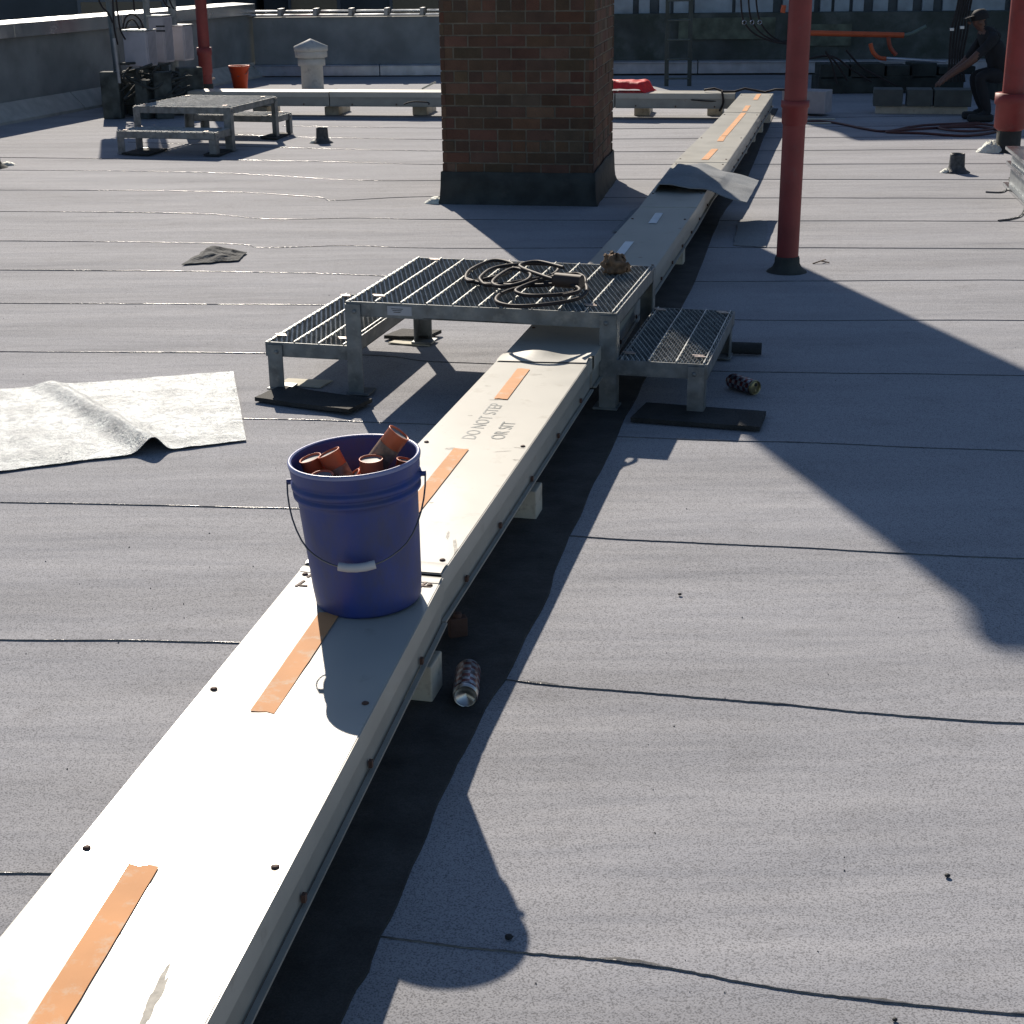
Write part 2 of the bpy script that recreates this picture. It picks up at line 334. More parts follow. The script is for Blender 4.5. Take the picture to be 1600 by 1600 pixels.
# --- back parapet
B0 = at(400, 120); B1 = at(1225, 116); B2 = B1 + (B1-B0).normalized()*9
ZT = at(600, 27, Y=B0.y-.3).z
bw = thing('parapet_wall', 'low grey parapet wall across the back with segmented bright coping', 'wall', (B0.x, B0.y, 0))
E0 = B0.lerp(B1, .56)
wall_run(bw, 'wall', B0, E0, ZT, .3, WALLP, 1)
d = (E0-B0).normalized(); ang = math.atan2(d.y, d.x); l = (E0-B0).length
q = MB(Matrix.Translation((B0.x, B0.y, 0)) @ Matrix.Rotation(ang, 4, 'Z')); q2 = MB(q.fr); x = -.6
while x < l-.2:
    q.box((x+.235, .0, ZT+.035), (.44, .11, .02), rot=Matrix.Rotation(R(4), 4, 'X')); q.box((x+.235, .18, ZT+.085), (.44, .10, .02), rot=Matrix.Rotation(R(4), 4, 'X'))
    q2.box((x+.49, .1, ZT+.075), (.05, .3, .10)); x += .53
q.build('coping', COPE, bw, bevel=.003); q2.build('coping_bracket', mat('bracket_steel', (.3, .3, .3), .4, .6), bw)
q = MB(Matrix.Translation((B0.x, B0.y, 0)) @ Matrix.Rotation(ang, 4, 'Z')); x = 0; LT = (B2-B0).length
while x < l:
    s = min(1.9, l-x)-.012; q.box((x+s/2, -.05, .085), (s, .09, .14)); q.box((x+s/2, -.055, .167), (s, .14, .018), rot=Matrix.Rotation(R(5), 4, 'X')); x += 1.9
q.build('base_flashing', mat('flashing_blue_grey', (.42, .47, .55), .3, .75, var=.1), bw, bevel=.004)
# darker wall to the right behind the equipment
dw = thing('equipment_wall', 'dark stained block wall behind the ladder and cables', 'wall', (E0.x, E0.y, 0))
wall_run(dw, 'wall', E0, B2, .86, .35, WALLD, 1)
d = (B2-E0).normalized(); l = (B2-E0).length; q = MB(Matrix.Translation((E0.x, E0.y, 0)) @ Matrix.Rotation(math.atan2(d.y, d.x), 4, 'Z')); x = 0
while x < l:
    s = min(2.2, l-x)-.014; q.box((x+s/2, -.06, .10), (s, .11, .15)); q.box((x+s/2, -.065, .19), (s, .15, .02), rot=Matrix.Rotation(R(5), 4, 'X')); x += 2.2
q.build('base_flashing', mat('flashing_grey', (.42, .41, .43), .5, .3, var=.1), dw, bevel=.004)
q = MB(Matrix.Translation((E0.x, E0.y, 0)) @ Matrix.Rotation(math.atan2(d.y, d.x), 4, 'Z'))
for x0, x1, z0, z1 in ((.15, .95, .55, .82), (.1, .8, .28, .5), (1.9, 3.3, .5, .8), (3.5, 4.4, .4, .7)): q.box(((x0+x1)/2, -.018, (z0+z1)/2), (x1-x0, .03, z1-z0))
q.build('wall_panel', mat('mossy_panel', (.10, .115, .085), .8, var=.3, vscale=6), dw)

# --- elevated equipment cabinets (right back), on a steel deck
def cab_row(name, label, px0, px1, Y0, z0, h, depth, n, dark=False):
    a = at(px0, 40, Y=Y0); c = at(px1, 40, Y=Y0-.15); t = thing(name, label, 'cabinet', (a.x, a.y, 0)); q = MB(); p = MB(); wd = (c.x-a.x)/n
    for i in range(n):
        x0 = a.x+wd*i; q.box((x0+wd/2, Y0+depth/2, z0+h/2), (wd-.015, depth, h))
        for f in (.2, .62): p.box((x0+wd*f+.03, Y0-.008, z0+h/2+.04), (wd*.14, .012, h-.2))
    q.build('cabinet_body', CABD, t, bevel=.01); p.build('door_recess', CABE, t)
    e = MB(); e.box(((a.x+c.x)/2, Y0+depth/2, z0-.05), (c.x-a.x+.1, depth+.1, .08)); e.build('deck_beam', BLKM, t)
    for fx in (.03, .5, .97):
        for fy in (.1, .9): s = MB(); s.box((a.x+(c.x-a.x)*fx, Y0+depth*fy, (z0-.09)/2), (.08, .08, z0-.09)); s.build('leg', BLKM, t)
    return t
ph = thing('rooftop_penthouse', 'grey ribbed metal penthouse rising behind the dark wall at the right', 'penthouse', (8, 24, 0))
PHX, PHY, PHH = 1.46, 23.75, 5.3
q = MB(); q.span(PHX, 17, PHY, 29, -.1, PHH); q.build('wall', CABE, ph)
q = MB(); q.span(PHX-.1, 17.1, PHY-.12, 29.1, PHH, PHH+.12); q.build('roof_edge', COPE, ph)
q = MB(); q.span(PHX, 17, PHY-.06, PHY-.002, .70, .84); q.build('sill_beam', BLKM, ph)
x = PHX+.05; q = MB(); i = 0
while x < 16.8:
    wd_ = random.choice((.16, .22, .34, .55)); q.span(x, x+wd_, PHY-random.uniform(.03, .07), PHY-.002, .84, PHH-.05); x += wd_+random.choice((.05, .09, .14)); i += 1
q.build('ribbed_cladding', CABD, ph, bevel=.004)
# dark plinth mass under the cabinets
def ballast(label, px0, px1, Y, hh):
    a = at(px0, 100, Y=Y); c = at(px1, 100, Y=Y); t = MB(); x = a.x
    t.box(((a.x+c.x)/2, Y, hh*.35), (c.x-a.x, .5, hh*.7))
    while x < c.x-.1: s = random.uniform(.25, .5); t.box((x+s/2, Y-.05, hh*.7+.06), (s-.03, .4, random.uniform(.08, .2))); x += s
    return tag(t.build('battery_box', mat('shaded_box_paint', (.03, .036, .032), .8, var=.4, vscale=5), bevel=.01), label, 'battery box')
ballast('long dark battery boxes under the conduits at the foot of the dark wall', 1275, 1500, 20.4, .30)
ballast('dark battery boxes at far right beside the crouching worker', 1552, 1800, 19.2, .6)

# --- distant buildings
def building(name, label, x0, x1, y0, y1, z1, m, rows, cols, z0=-14, wz0=-6.):
    t = thing(name, label, 'building', ((x0+x1)/2, y0, z0)); q = MB(); q.span(x0, x1, y0, y1, z0, z1); q.build('wall', m, t)
    c = MB(); c.span(x0-.15, x1+.15, y0-.15, y1+.15, z1, z1+.3); c.build('roof', COPE, t)
    for i in range(cols):
        for j in range(rows):
            cx = x0+(x1-x0)*(i+.5)/cols; cz = wz0+(z1-1.2-wz0)*(j+.5)/rows; ww = (x1-x0)/cols*.45; hh = (z1-wz0)/rows*.5
            o = MB(); o.box((cx, y0-.03, cz), (ww+.16, .08, hh+.16)); f = o.build('window', BLDG2, t)
            o = MB(); o.box((cx, y0-.08, cz), (ww, .04, hh)); o.build('pane', GLASS, f)
building('neighbour_building', 'tall dark neighbouring building behind the left parapet', -40, -6.2, 34, 46, 4.2, BLDG, 5, 9)
building('neighbour_building', 'long dark lower building beyond the back parapet', -6, 14, 40, 54, 5, BLDG, 4, 8)
building('neighbour_building', 'wide brick building far behind the equipment cabinets', 13, 44, 40, 60, 9, BLDG, 4, 8)

# ================================================================== CHIMNEY
CA = R(9.5); c0 = Vector((-.485, 11.50, 0))
ch = thing('chimney', 'square red brick chimney with dark flashed base in mid roof', 'chimney', c0, -CA)
CW, CD, CH_ = 1.115, 1.4, 4.85
FR = ch.matrix_world.copy()
core = MB(FR); core.span(.008, CW-.008, .008, CD-.008, 0, CH_); core.build('mortar_core', MORT, ch)
bk = MB(FR); ch_h = .0815; nc = int((CH_-.22)/ch_h)
for ci in range(nc):
    z = .22+ci*ch_h; header = ci % 6 == 2
    for face in range(4):
        W_ = CW if face in (0, 2) else CD; bl = .105 if header else .2105
        off = 0 if (ci % 2 or header) else -bl/2
        x = off + random.uniform(-.004, .004)
        while x < W_-.01:
            a0, a1 = max(x, 0), min(x+bl-.011, W_)
            if a1-a0 > .025:
                pr_ = .012+random.uniform(-.0065, -.002); t = random.choice((.8, .9, 1, 1, 1.1, 1.3)); g_ = random.uniform(.85, 1.25)
                bk.c = (t*random.uniform(.9, 1.2), t*g_, t*g_*random.uniform(.85, 1.1))
                zc = z+.035+random.uniform(-.0015, .0015); hh = .0712; cx = (a0+a1)/2; ln = a1-a0; dp = .03
                if face == 0: bk.box((cx, -pr_+.012+dp/2, zc), (ln, dp, hh))
                if face == 2: bk.box((cx, CD+pr_-.012-dp/2, zc), (ln, dp, hh))
                if face == 1: bk.box((CW+pr_-.012-dp/2, cx, zc), (dp, ln-.002, hh))
                if face == 3: bk.box((-pr_+.012+dp/2, cx, zc), (dp, ln-.002, hh))
            x += bl
bk.build('brickwork', BRICK, ch, bevel=.002, usecol=True)
fl = MB(FR)
def ringpt(u, r_):   # rectangle perimeter offset by r_
    per = [(-r_, -r_), (CW+r_, -r_), (CW+r_, CD+r_), (-r_, CD+r_)]; k = int(u*4) % 4; t = u*4-int(u*4); a, b_ = per[k], per[(k+1) % 4]
    return (a[0]+(b_[0]-a[0])*t, a[1]+(b_[1]-a[1])*t)
prof = [(.006, .235), (.012, .23), (.016, .13), (.018, .08), (.024, .03), (.034, .006), (.042, -.012)]
def flf(u, v):
    i = v*(len(prof)-1); a = prof[min(int(i), len(prof)-1)]
    x, y = ringpt(u, a[0]*(1+.25*(a[1] < .1)*nz(u*30, v*3, 2))); return (x, y, a[1]+.012*nz(u*14, v*2, 1)*(a[1] > .2))
fl.grid(flf, 96, len(prof)-1); fl.build('base_flashing', FLASH, ch)
q = MB(FR); q.span(-.06, CW+.06, -.06, CD+.06, CH_, CH_+.09); q.span(.2, CW-.2, .2, CD-.2, CH_+.09, CH_+.35); q.build('chimney_cap', mat('chimney_cap_concrete', (.25, .24, .22), .9), ch, bevel=.01)
q = MB(); p = at(681, 317)
q.grid(lambda u, v: (p.x+.09*(u-.5)*2*math.sin(v*math.pi), p.y+.06*math.cos(v*math.pi), .045*math.sin(u*math.pi)*math.sin(v*math.pi)*(1+.4*nz(u*9, v*9))), 12, 10)
q.build('caulk_blob', CAULK, ch)

# ================================================================== CABLE TRAYS
ZT_ = .27
def screw(mb, p, r_=.007, h=.004): mb.lathe([(0, h), (r_*.6, h), (r_, h*.4), (r_, 0)], 10, p)
tray = thing('cable_tray', 'long off white covered cable tray with orange tape running away past the bucket', 'cable tray', at(585, 892))
def quad_cover(fl_, fr_, nl, nr, sag=0., lip=.0, zt=ZT_, name='cover', parent=tray, side=.125, mw=WHITE, twist=0., bulge=0):
    """a lid section: far-left, far-right, near-left, near-right corners in metres"""
    A, B, C_, D_ = fl_, fr_, nl, nr
    def P(u, v):       # u across, v from far to near
        p = A.lerp(B, u).lerp(C_.lerp(D_, u), v); edge = math.sin(u*math.pi) if 0 < u < 1 else 0
        z = zt + lip - sag*math.sin(v*math.pi)*edge + .0005*nz(u*3, v*12, zt+lip*9)*edge - bulge*math.exp(-((v-.02)/.03)**2)*edge
        return Vector((p.x, p.y, z))
    q = MB(); q.grid(P, 10, 40)
    n = 40
    for u0, s in ((0, -1), (1, 1)):      # folded-down flanges
        o = [P(u0, j/n) for j in range(n+1)]; out = (B-A).normalized()*s*.0015
        q.add([v for a in o for v in (a+out, a+out-Vector((0, 0, .055)))], [(j*2, j*2+1, j*2+3, j*2+2) for j in range(n)])
    ob = q.build(name, mw, parent, solid=.003); return ob, P
def side_body(parent, A, B, C_, D_, zt=ZT_, h=.13, inset=.006):
    q = MB(); dn = Vector((0, 0, 1)); e = (B-A).normalized()*inset
    top = [A+e, B-e, D_-e, C_+e]; vs = [Vector((p.x, p.y, zt-.006)) for p in top]+[Vector((p.x, p.y, zt-h)) for p in top]
    q.add(vs, [(0, 1, 2, 3), (4, 7, 6, 5), (0, 4, 5, 1), (1, 5, 6, 2), (2, 6, 7, 3), (3, 7, 4, 0)])
    # lower return flange
    for a, b_, s in ((B, D_, 1), (A, C_, -1)):
        d = (b_-a); l = d.length; m_ = (a+b_)/2 + (B-A).normalized()*(.004*s); q.box((m_.x, m_.y, zt-h+.003), (l, .012, .006), rz=math.atan2(d.y, d.x))
    q.k = 1; l = (D_-B).length; nr_ = max(2, int(l/.42)); hd = (B-A).normalized()
    for i in range(nr_):
        p = B.lerp(D_, (i+.5+.15*nz(B.x*7, i*3.1))/nr_)+hd*.001; q.box((p.x, p.y, zt-h+.022+.01*nz(i*2.2, B.y)), (.008, .012, .016), rz=math.atan2((D_-B).y, (D_-B).x)-R(90))
    return q.build('tray_body', [SIDEW, RUST], parent)
def strip(parent, P, u, wd, v0, v1, lift=.0025, m=TAPE, name='orange_tape', n=14, skew=0., kw=.375):
    q = MB(); hw = wd/kw/2
    def G(a, b_):
        v = v0+(v1-v0)*b_; uu = u+skew*(b_-.5)+(a-.5)*2*hw*(1+.04*nz(b_*9, v0*7)); p = P(max(0, min(1, uu)), v + (.004*nz(a*5, 3) if b_ in (0, 1) else 0)); return p+Vector((0, 0, lift))
    q.grid(G, 3, n); return q.build(name, m, parent, fix=True)
Z = ZT_
def X(x, y, z=Z): return at(x, y, z)
secs = []
# near section (bucket stands on it)
nA, nB = X(476, 884), X(691, 903); nC = X(0, 1468); nD = X(320, 1600)
nC = nA+(nC-nA)*1.22; nD = nB+(nD-nB)*1.12
near, Pn = quad_cover(nA, nB, nC, nD, sag=.010)
side_body(tray, nA, nB, nC, nD)
# second section with its joint strip
sA, sB = X(781, 566), X(916, 577); sC, sD = X(470, 893), X(697, 893)
sA, sB = X(786, 557), X(924, 560); sC = X(478, 884); sD = X(689, 901)
sec2, P2 = quad_cover(sA, sB, sC, sD, sag=.003, lip=.006)
side_body(tray, sA, sB, sC, sD)
mA, mB_ = X(1000, 324), X(1088, 325)
mC, mD = X(790, 553), X(928, 556)
mid, Pm = quad_cover(mA, mB_, mC, mD, sag=.002)
side_body(tray, mA, mB_, mC, mD)
f3 = [((1030, 285), (1112, 285)), ((1054, 254), (1136, 255)), ((1095, 214), (1164, 214)), ((1132, 176), (1188, 177)), ((1158, 147), (1208, 147))]
hA, hB = X(1030, 285), X(1112, 285)
_, Ph = quad_cover(hA, hB, mA, mB_, sag=.001, lip=.003); side_body(tray, hA, hB, mA, mB_)
P3 = []
for (a, b_), (c, d) in zip(f3[1:], f3[:-1]):
    A, B, C_, D_ = X(*a), X(*b_), X(*c), X(*d)
    _, Pq = quad_cover(A, B, C_, D_, sag=.001, lip=.004 if len(P3) % 2 else .001); side_body(tray, A, B, C_, D_); P3.append(Pq)
# joint straps
def strap(parent, P, v, wd=.035, lift=.004, wave=.0, nm='joint_strap'):
    q = MB(); q.grid(lambda a, b_: P(a, min(1, max(0, v+(b_-.5)*wd)))+Vector((0, 0, lift+.003*math.sin(b_*math.pi)+wave*math.sin(a*math.pi*1.3)**2*(1-b_))), 12, 4)
    return q.build(nm, WHITE, parent)
strap(sec2, P2, .025, .05, .006, .018); strap(sec2, P2, .985, .03, .004); strap(near, Pn, .012, .02, .003)
# tape
def uvof(P, px, py):
    g = X(px, py); best = None; u0, u1, v0, v1 = -.3, 1.3, -.2, 1.2
    for it in range(6):
        for i in range(9):
            for j in range(9):
                u = u0+(u1-u0)*i/8; v = v0+(v1-v0)*j/8; p = P(u, v); d = (p.x-g.x)**2+(p.y-g.y)**2
                if best is None or d < best[0]: best = (d, u, v)
        du, dv = (u1-u0)/5, (v1-v0)/5; u0, u1, v0, v1 = best[1]-du, best[1]+du, best[2]-dv, best[2]+dv
    return best[1], best[2]
def tape_px(parent, P, a, b_, m=TAPE, wd=.052, nm='orange_tape'):
    (ua, va), (ub, vb) = uvof(P, *a), uvof(P, *b_); va, vb = max(.0, va), min(1., vb)
    q = MB(); hw = wd/.375/2
    def G(x, t):
        v = va+(vb-va)*t; u = ua+(ub-ua)*t+(x-.5)*2*hw*(1+.05*nz(t*9, a[0])); p = P(max(0, min(1, u)), max(0, min(1, v+.006*nz(x*5, a[1])*(t in (0, 1))))); return p+Vector((0, 0, .0045))
    q.grid(G, 3, 14); return q.build(nm, m, parent)
tape_px(near, Pn, (515, 958), (409, 1110)); tape_px(near, Pn, (224, 1350), (40, 1655))
tape_px(sec2, P2, (818, 580), (782, 627)); tape_px(sec2, P2, (721, 704), (596, 862))
tape_px(mid, Pm, (1050, 314), (1046, 322)); tape_px(mid, Pm, (1030, 334), (1019, 350), TAPEB, nm='bleached_tape'); tape_px(mid, Pm, (984, 378), (965, 402), TAPEB, nm='bleached_tape')
for P_, a, b_ in ((P3[0], (1093, 256), (1080, 272)), (P3[1], (1117, 234), (1101, 251)), (P3[1], (1130, 214), (1125, 222)), (P3[2], (1162, 177), (1131, 213)), (P3[3], (1169, 166), (1163, 175)), (P3[3], (1186, 148), (1180, 157))): tape_px(tray, P_, a, b_)
# screws
q = MB()
for P_, vs in ((Pn, (.03, .36, .68)), (P2, (.04, .52, .96)), (Pm, (.12, .5, .88)), (Ph, (.5,)), (P3[0], (.1,)), (P3[1], (.08, .9)), (P3[2], (.1,)), (P3[3], (.1,))):
    for v in vs:
        for u in (.055, .945): screw(q, P_(u, v)+Vector((0, 0, .002)), .008)
q.build('screw', RUST, tray)
# slots and clips by the joint at the bucket, rust streaks
for u, v in ((.10, .028), (.90, .028), (.07, .06)):
    q = MB(); p = Pn(u, v); q.box((p.x, p.y, p.z+.002), (.040, .007, .003), rz=R(65)); q.box((p.x+.010, p.y-.014, p.z+.0022), (.020, .006, .003), rz=R(-10)); q.build('joint_slot', RUST, near)
# bare scratched patches and scuffs in the paint
BARE = mat('bare_scuffed_metal', (.24, .23, .20), .5, .3, var=.3, vscale=40); SCUF = mat('dark_scuff', (.22, .21, .18), .6, var=.3, vscale=60)
def chip(P, par, px, py, rx, ry, m, ang=0, seed=0, n=40):
    u0, v0 = uvof(P, px, py); q = MB(); pts = []
    for i in range(n):
        a = 6.2832*i/n; rr = 1+.55*nz(math.cos(a)*1.3, math.sin(a)*1.3, seed)+.35*nz(math.cos(a)*4, math.sin(a)*4, seed+5)
        x, y = rx*rr*math.cos(a), ry*rr*math.sin(a); pts.append((x*math.cos(ang)-y*math.sin(ang), x*math.sin(ang)+y*math.cos(ang)))
    L_ = (P(0, 0)-P(0, 1)).length; vs = [P(min(1, max(0, u0)), v0)+Vector((0, 0, .0019))]
    for x, y in pts: p = P(min(.999, max(.001, u0+x/.375)), min(1, max(0, v0-y/L_))); vs.append(p+Vector((0, 0, .0019)))
    q.add(vs, [(0, i+1, (i+1) % n+1) for i in range(n)]); return q.build('paint_scuff', m, par)
chip(Pn, near, 408, 1378, .040, .060, BARE, .2, 1); chip(Pn, near, 240, 1562, .008, .075, SCUF, .1, 2); chip(Pn, near, 155, 1480, .0025, .045, SCUF, -.35, 3)
for px, py, rx, ry, a, sd_ in ((704, 703, .018, .010, .2, 4), (784, 708, .030, .004, .3, 5), (812, 703, .022, .004, -.2, 6), (806, 722, .010, .007, 0, 7), (775, 627, .030, .004, .1, 8), (838, 588, .018, .003, .4, 9), (712, 858, .006, .05, .3, 10), (674, 788, .006, .005, 0, 11), (762, 606, .012, .003, 0, 12), (735, 652, .010, .004, 0, 13), (700, 840, .004, .03, .2, 14)):
    chip(P2, sec2, px, py, rx, ry, SCUF, a, sd_)
for px, py, sd_ in ((952, 393, 21), (969, 355, 22), (1062, 357, 23), (1000, 402, 24)): chip(Pm, mid, px, py, .012, .006, RUST, 0, sd_)
# faded stencil
def text(body, size, org, dx, parent, m, lift=.0032, name='stencil_lettering', up=Vector((0, 0, 1)), ext=0.):
    cu = bpy.data.curves.new('t', 'FONT'); cu.body = body; cu.size = size; cu.extrude = ext; to = bpy.data.objects.new('t', cu); COL.objects.link(to)
    bpy.context.view_layer.update(); dg = bpy.context.evaluated_depsgraph_get(); me = bpy.data.meshes.new_from_object(to.evaluated_get(dg)); bpy.data.objects.remove(to)
    dx = dx.normalized(); dy = up.cross(dx).normalized(); mt = Matrix((dx, dy, up)).transposed().to_4x4(); mt.translation = org + up*lift
    inv = wm(parent).inverted() if parent else Matrix(); me.transform(inv @ mt); me.materials.clear(); me.materials.append(m)
    o = bpy.data.objects.new(name, me); COL.objects.link(o); o.parent = parent; return o
td = (P2(.4, .2)-P2(.4, .6))
text('DO NOT STEP', .066, P2(.46, .495), td, sec2, INK, lift=.0022); text('OR SIT', .066, P2(.72, .49), td, sec2, INK, lift=.0022)

# black underlay strip along the tray
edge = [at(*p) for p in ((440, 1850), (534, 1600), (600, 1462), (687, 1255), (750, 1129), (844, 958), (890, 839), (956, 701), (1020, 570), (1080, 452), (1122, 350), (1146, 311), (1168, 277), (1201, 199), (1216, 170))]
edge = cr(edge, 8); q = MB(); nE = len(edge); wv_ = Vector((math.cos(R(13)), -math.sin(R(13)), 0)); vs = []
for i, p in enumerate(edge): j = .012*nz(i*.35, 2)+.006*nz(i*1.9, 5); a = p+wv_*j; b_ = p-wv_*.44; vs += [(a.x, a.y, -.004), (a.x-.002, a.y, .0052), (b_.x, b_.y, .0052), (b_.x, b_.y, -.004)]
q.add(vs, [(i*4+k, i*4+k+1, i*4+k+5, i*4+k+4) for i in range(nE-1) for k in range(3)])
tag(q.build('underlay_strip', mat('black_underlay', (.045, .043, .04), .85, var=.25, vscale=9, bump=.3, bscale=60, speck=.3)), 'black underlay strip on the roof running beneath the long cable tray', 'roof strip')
# sleepers under the tray: block + strut
def sleeper(p, ang, label, grp, ln=.56, h=.10, wd=.10):
    t = thing('support_sleeper', label, 'support block', p, ang, grp); q = MB(t.matrix_world); q.box((0, 0, h/2), (ln, wd, h)); q.build('block', WOOD, t, bevel=.004)
    q = MB(t.matrix_world); q.box((0, 0, h+.02), (ln*.8, .04, .04)); q.build('strut', GALV, t); return t
axd = (sA-sC); AZ = math.atan2(axd.x, axd.y)
grp = 'sleepers carrying the long cable tray'
def tc(x, y): return at(x, y)
names = ['first sleeper beyond the bucket with the plaid can beside it', 'pale sleeper sticking out between bucket and near platform', 'sleeper sticking out just behind the near platform', 'sleeper just in front of the draped membrane hump',
         'sleeper just behind the draped membrane hump', 'fourth sleeper from the far end of the long tray', 'third sleeper from the far end of the long tray', 'second sleeper from the far end of the long tray', 'farthest sleeper under the long tray end']
for (x, y), nm in zip([(678, 1085), (838, 805), (1066, 412), (1103, 318), (1146, 262), (1165, 240), (1178, 222), (1190, 207), (1202, 192)], names):
    g0 = at(x, y); e = Vector((math.cos(AZ), -math.sin(AZ), 0)); sleeper(g0 - e*.19, -AZ, nm, grp, ln=.40)

# cross tray at the back
tA, tB = at(293, 143, Z), at(1150, 147, Z); ux = (tB-tA).normalized(); uy = Vector((-ux.y, ux.x, 0))
if uy.y < 0: uy = -uy
tr2 = thing('cable_tray', 'cross cable tray behind the chimney running left to right with pale lid', 'cable tray', tA)
LT2 = (tB-tA).length; segs = [0, .27, .52, .79, 1.]
for i in range(4):
    a, b_ = tA+ux*LT2*segs[i], tA+ux*(LT2*segs[i+1]-.012)
    _, Pq = quad_cover(a+uy*.36, a, b_+uy*.36, b_, sag=-.004, lip=.002*(i % 2), parent=tr2); side_body(tr2, a+uy*.36, a, b_+uy*.36, b_, h=.155)
for (x, y), nm in zip([(415, 177), (526, 177), (662, 177), (1005, 178), (1118, 178)], ['leftmost sleeper under the cross tray beside the far platform', 'sleeper under the cross tray left of the white vent', 'greenish sleeper under the cross tray beside the chimney left edge',
        'sleeper under the cross tray below the red tarp', 'sleeper under the cross tray near its joint with the long tray']):
    p = at(x, y); s_ = sleeper(p+uy*.05, math.atan2(ux.y, ux.x), nm, 'sleepers carrying the cross cable tray', ln=.17, h=.09, wd=.5)
# braided cable by the corner joint
q = MB(); a = tB-ux*.35+uy*.1
q.tube([a+ux*t*.11+Vector((0, 0, .03+.02*math.sin(t*1.9)))+uy*(.03*math.cos(t*1.3)) for t in range(10)], .012, 8)
tag(q.build('ground_cable', BLK), 'wavy black cable lying over the corner where both trays meet', 'cable')
q = MB(); q.tube(cr([at(1080, 156, Y=17.2), at(1110, 158, Y=17.2), at(1141, 157, Y=17.2)]), .007, 6); q.tube(cr([at(1128, 142, Y=17.15), at(1130, 160, Y=17.15), at(1124, 174, Y=17.15)]), .012, 6)
tag(q.build('tie_cable', BLK), 'black tie cable hanging on the cross tray side near the corner', 'cable')
q = MB(); q.tube(cr([at(631, 163, Y=17.6), at(645, 159, Y=17.6), at(668, 160, Y=17.6), at(670, 164, Y=17.6)]), .008, 6)
tag(q.build('tie_cable', BLK), 'black cable loop on the cross tray side left of the chimney', 'cable')
# right continuation of the tray, its shade darkened into the paint
tA3, tB3 = at(1366, 139, .27), at(1520, 140, .27)
t3 = thing('junction_tray', 'short grey tray boxes in shade in front of the crouching worker', 'cable tray', tA3)
u3 = (tB3-tA3).normalized(); v3 = Vector((-u3.y, u3.x, 0)); l3 = (tB3-tA3).length
for a_, b_ in ((0, .3), (.34, .6), (.62, 1.)):
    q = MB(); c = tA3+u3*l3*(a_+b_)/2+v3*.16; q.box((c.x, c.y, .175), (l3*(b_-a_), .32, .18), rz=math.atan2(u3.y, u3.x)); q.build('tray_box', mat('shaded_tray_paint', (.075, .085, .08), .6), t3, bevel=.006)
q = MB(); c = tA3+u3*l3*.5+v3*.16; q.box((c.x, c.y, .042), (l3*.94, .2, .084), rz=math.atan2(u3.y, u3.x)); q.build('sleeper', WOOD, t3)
tA4, tB4 = at(1232, 141, .27), at(1300, 143, .27)
q = MB(); u4 = (tB4-tA4).normalized(); c = (tA4+tB4)/2+Vector((0, .15, 0)); q.box((c.x, c.y, .15), ((tB4-tA4).length, .3, .24), rz=math.atan2(u4.y, u4.x))
tag(q.build('junction_box', mat('junction_box_paint', (.40, .37, .38), .6, var=.1), bevel=.008), 'low pale junction box right of the main red pipe at the back', 'junction box')

# membrane offcut draped over the tray
ca, cb = at(1046, 282, .29), at(1150, 282, .29); hm = MB(); ex = Vector((math.cos(AZ), -math.sin(AZ), 0)); ey = Vector((math.sin(AZ), math.cos(AZ), 0))
hc = X(1068, 285) + ey*.0
def humpf(u, v):
    s = (u-.5)*2.0; t = (v-.5)*1.0
    ax = abs(s+.0); z = .325 if ax < .20 else max(.012, .325-.95*(ax-.20)**1.05) if s < 0 else max(.15, .325-.13*(ax-.20))
    if s < -.75: z = max(.004, z)
    z += .012*nz(s*4, t*5, 3) + .018*math.sin((t+.5)*math.pi)*(ax < .6)
    w_ = 1+.10*nz(s*2, 7)
    p = hc + ex*(s*(.50 if s > 0 else .37)-.03) + ey*(t*w_*1.0 + .06*nz(s*3, 1)*(1 if v > .5 else -1) ); return (p.x, p.y, z)
hm.grid(humpf, 44, 26)
tag(hm.build('membrane_offcut', HUMP, solid=.006), 'grey membrane offcut draped as a hump over the long tray by the chimney', 'roof membrane')

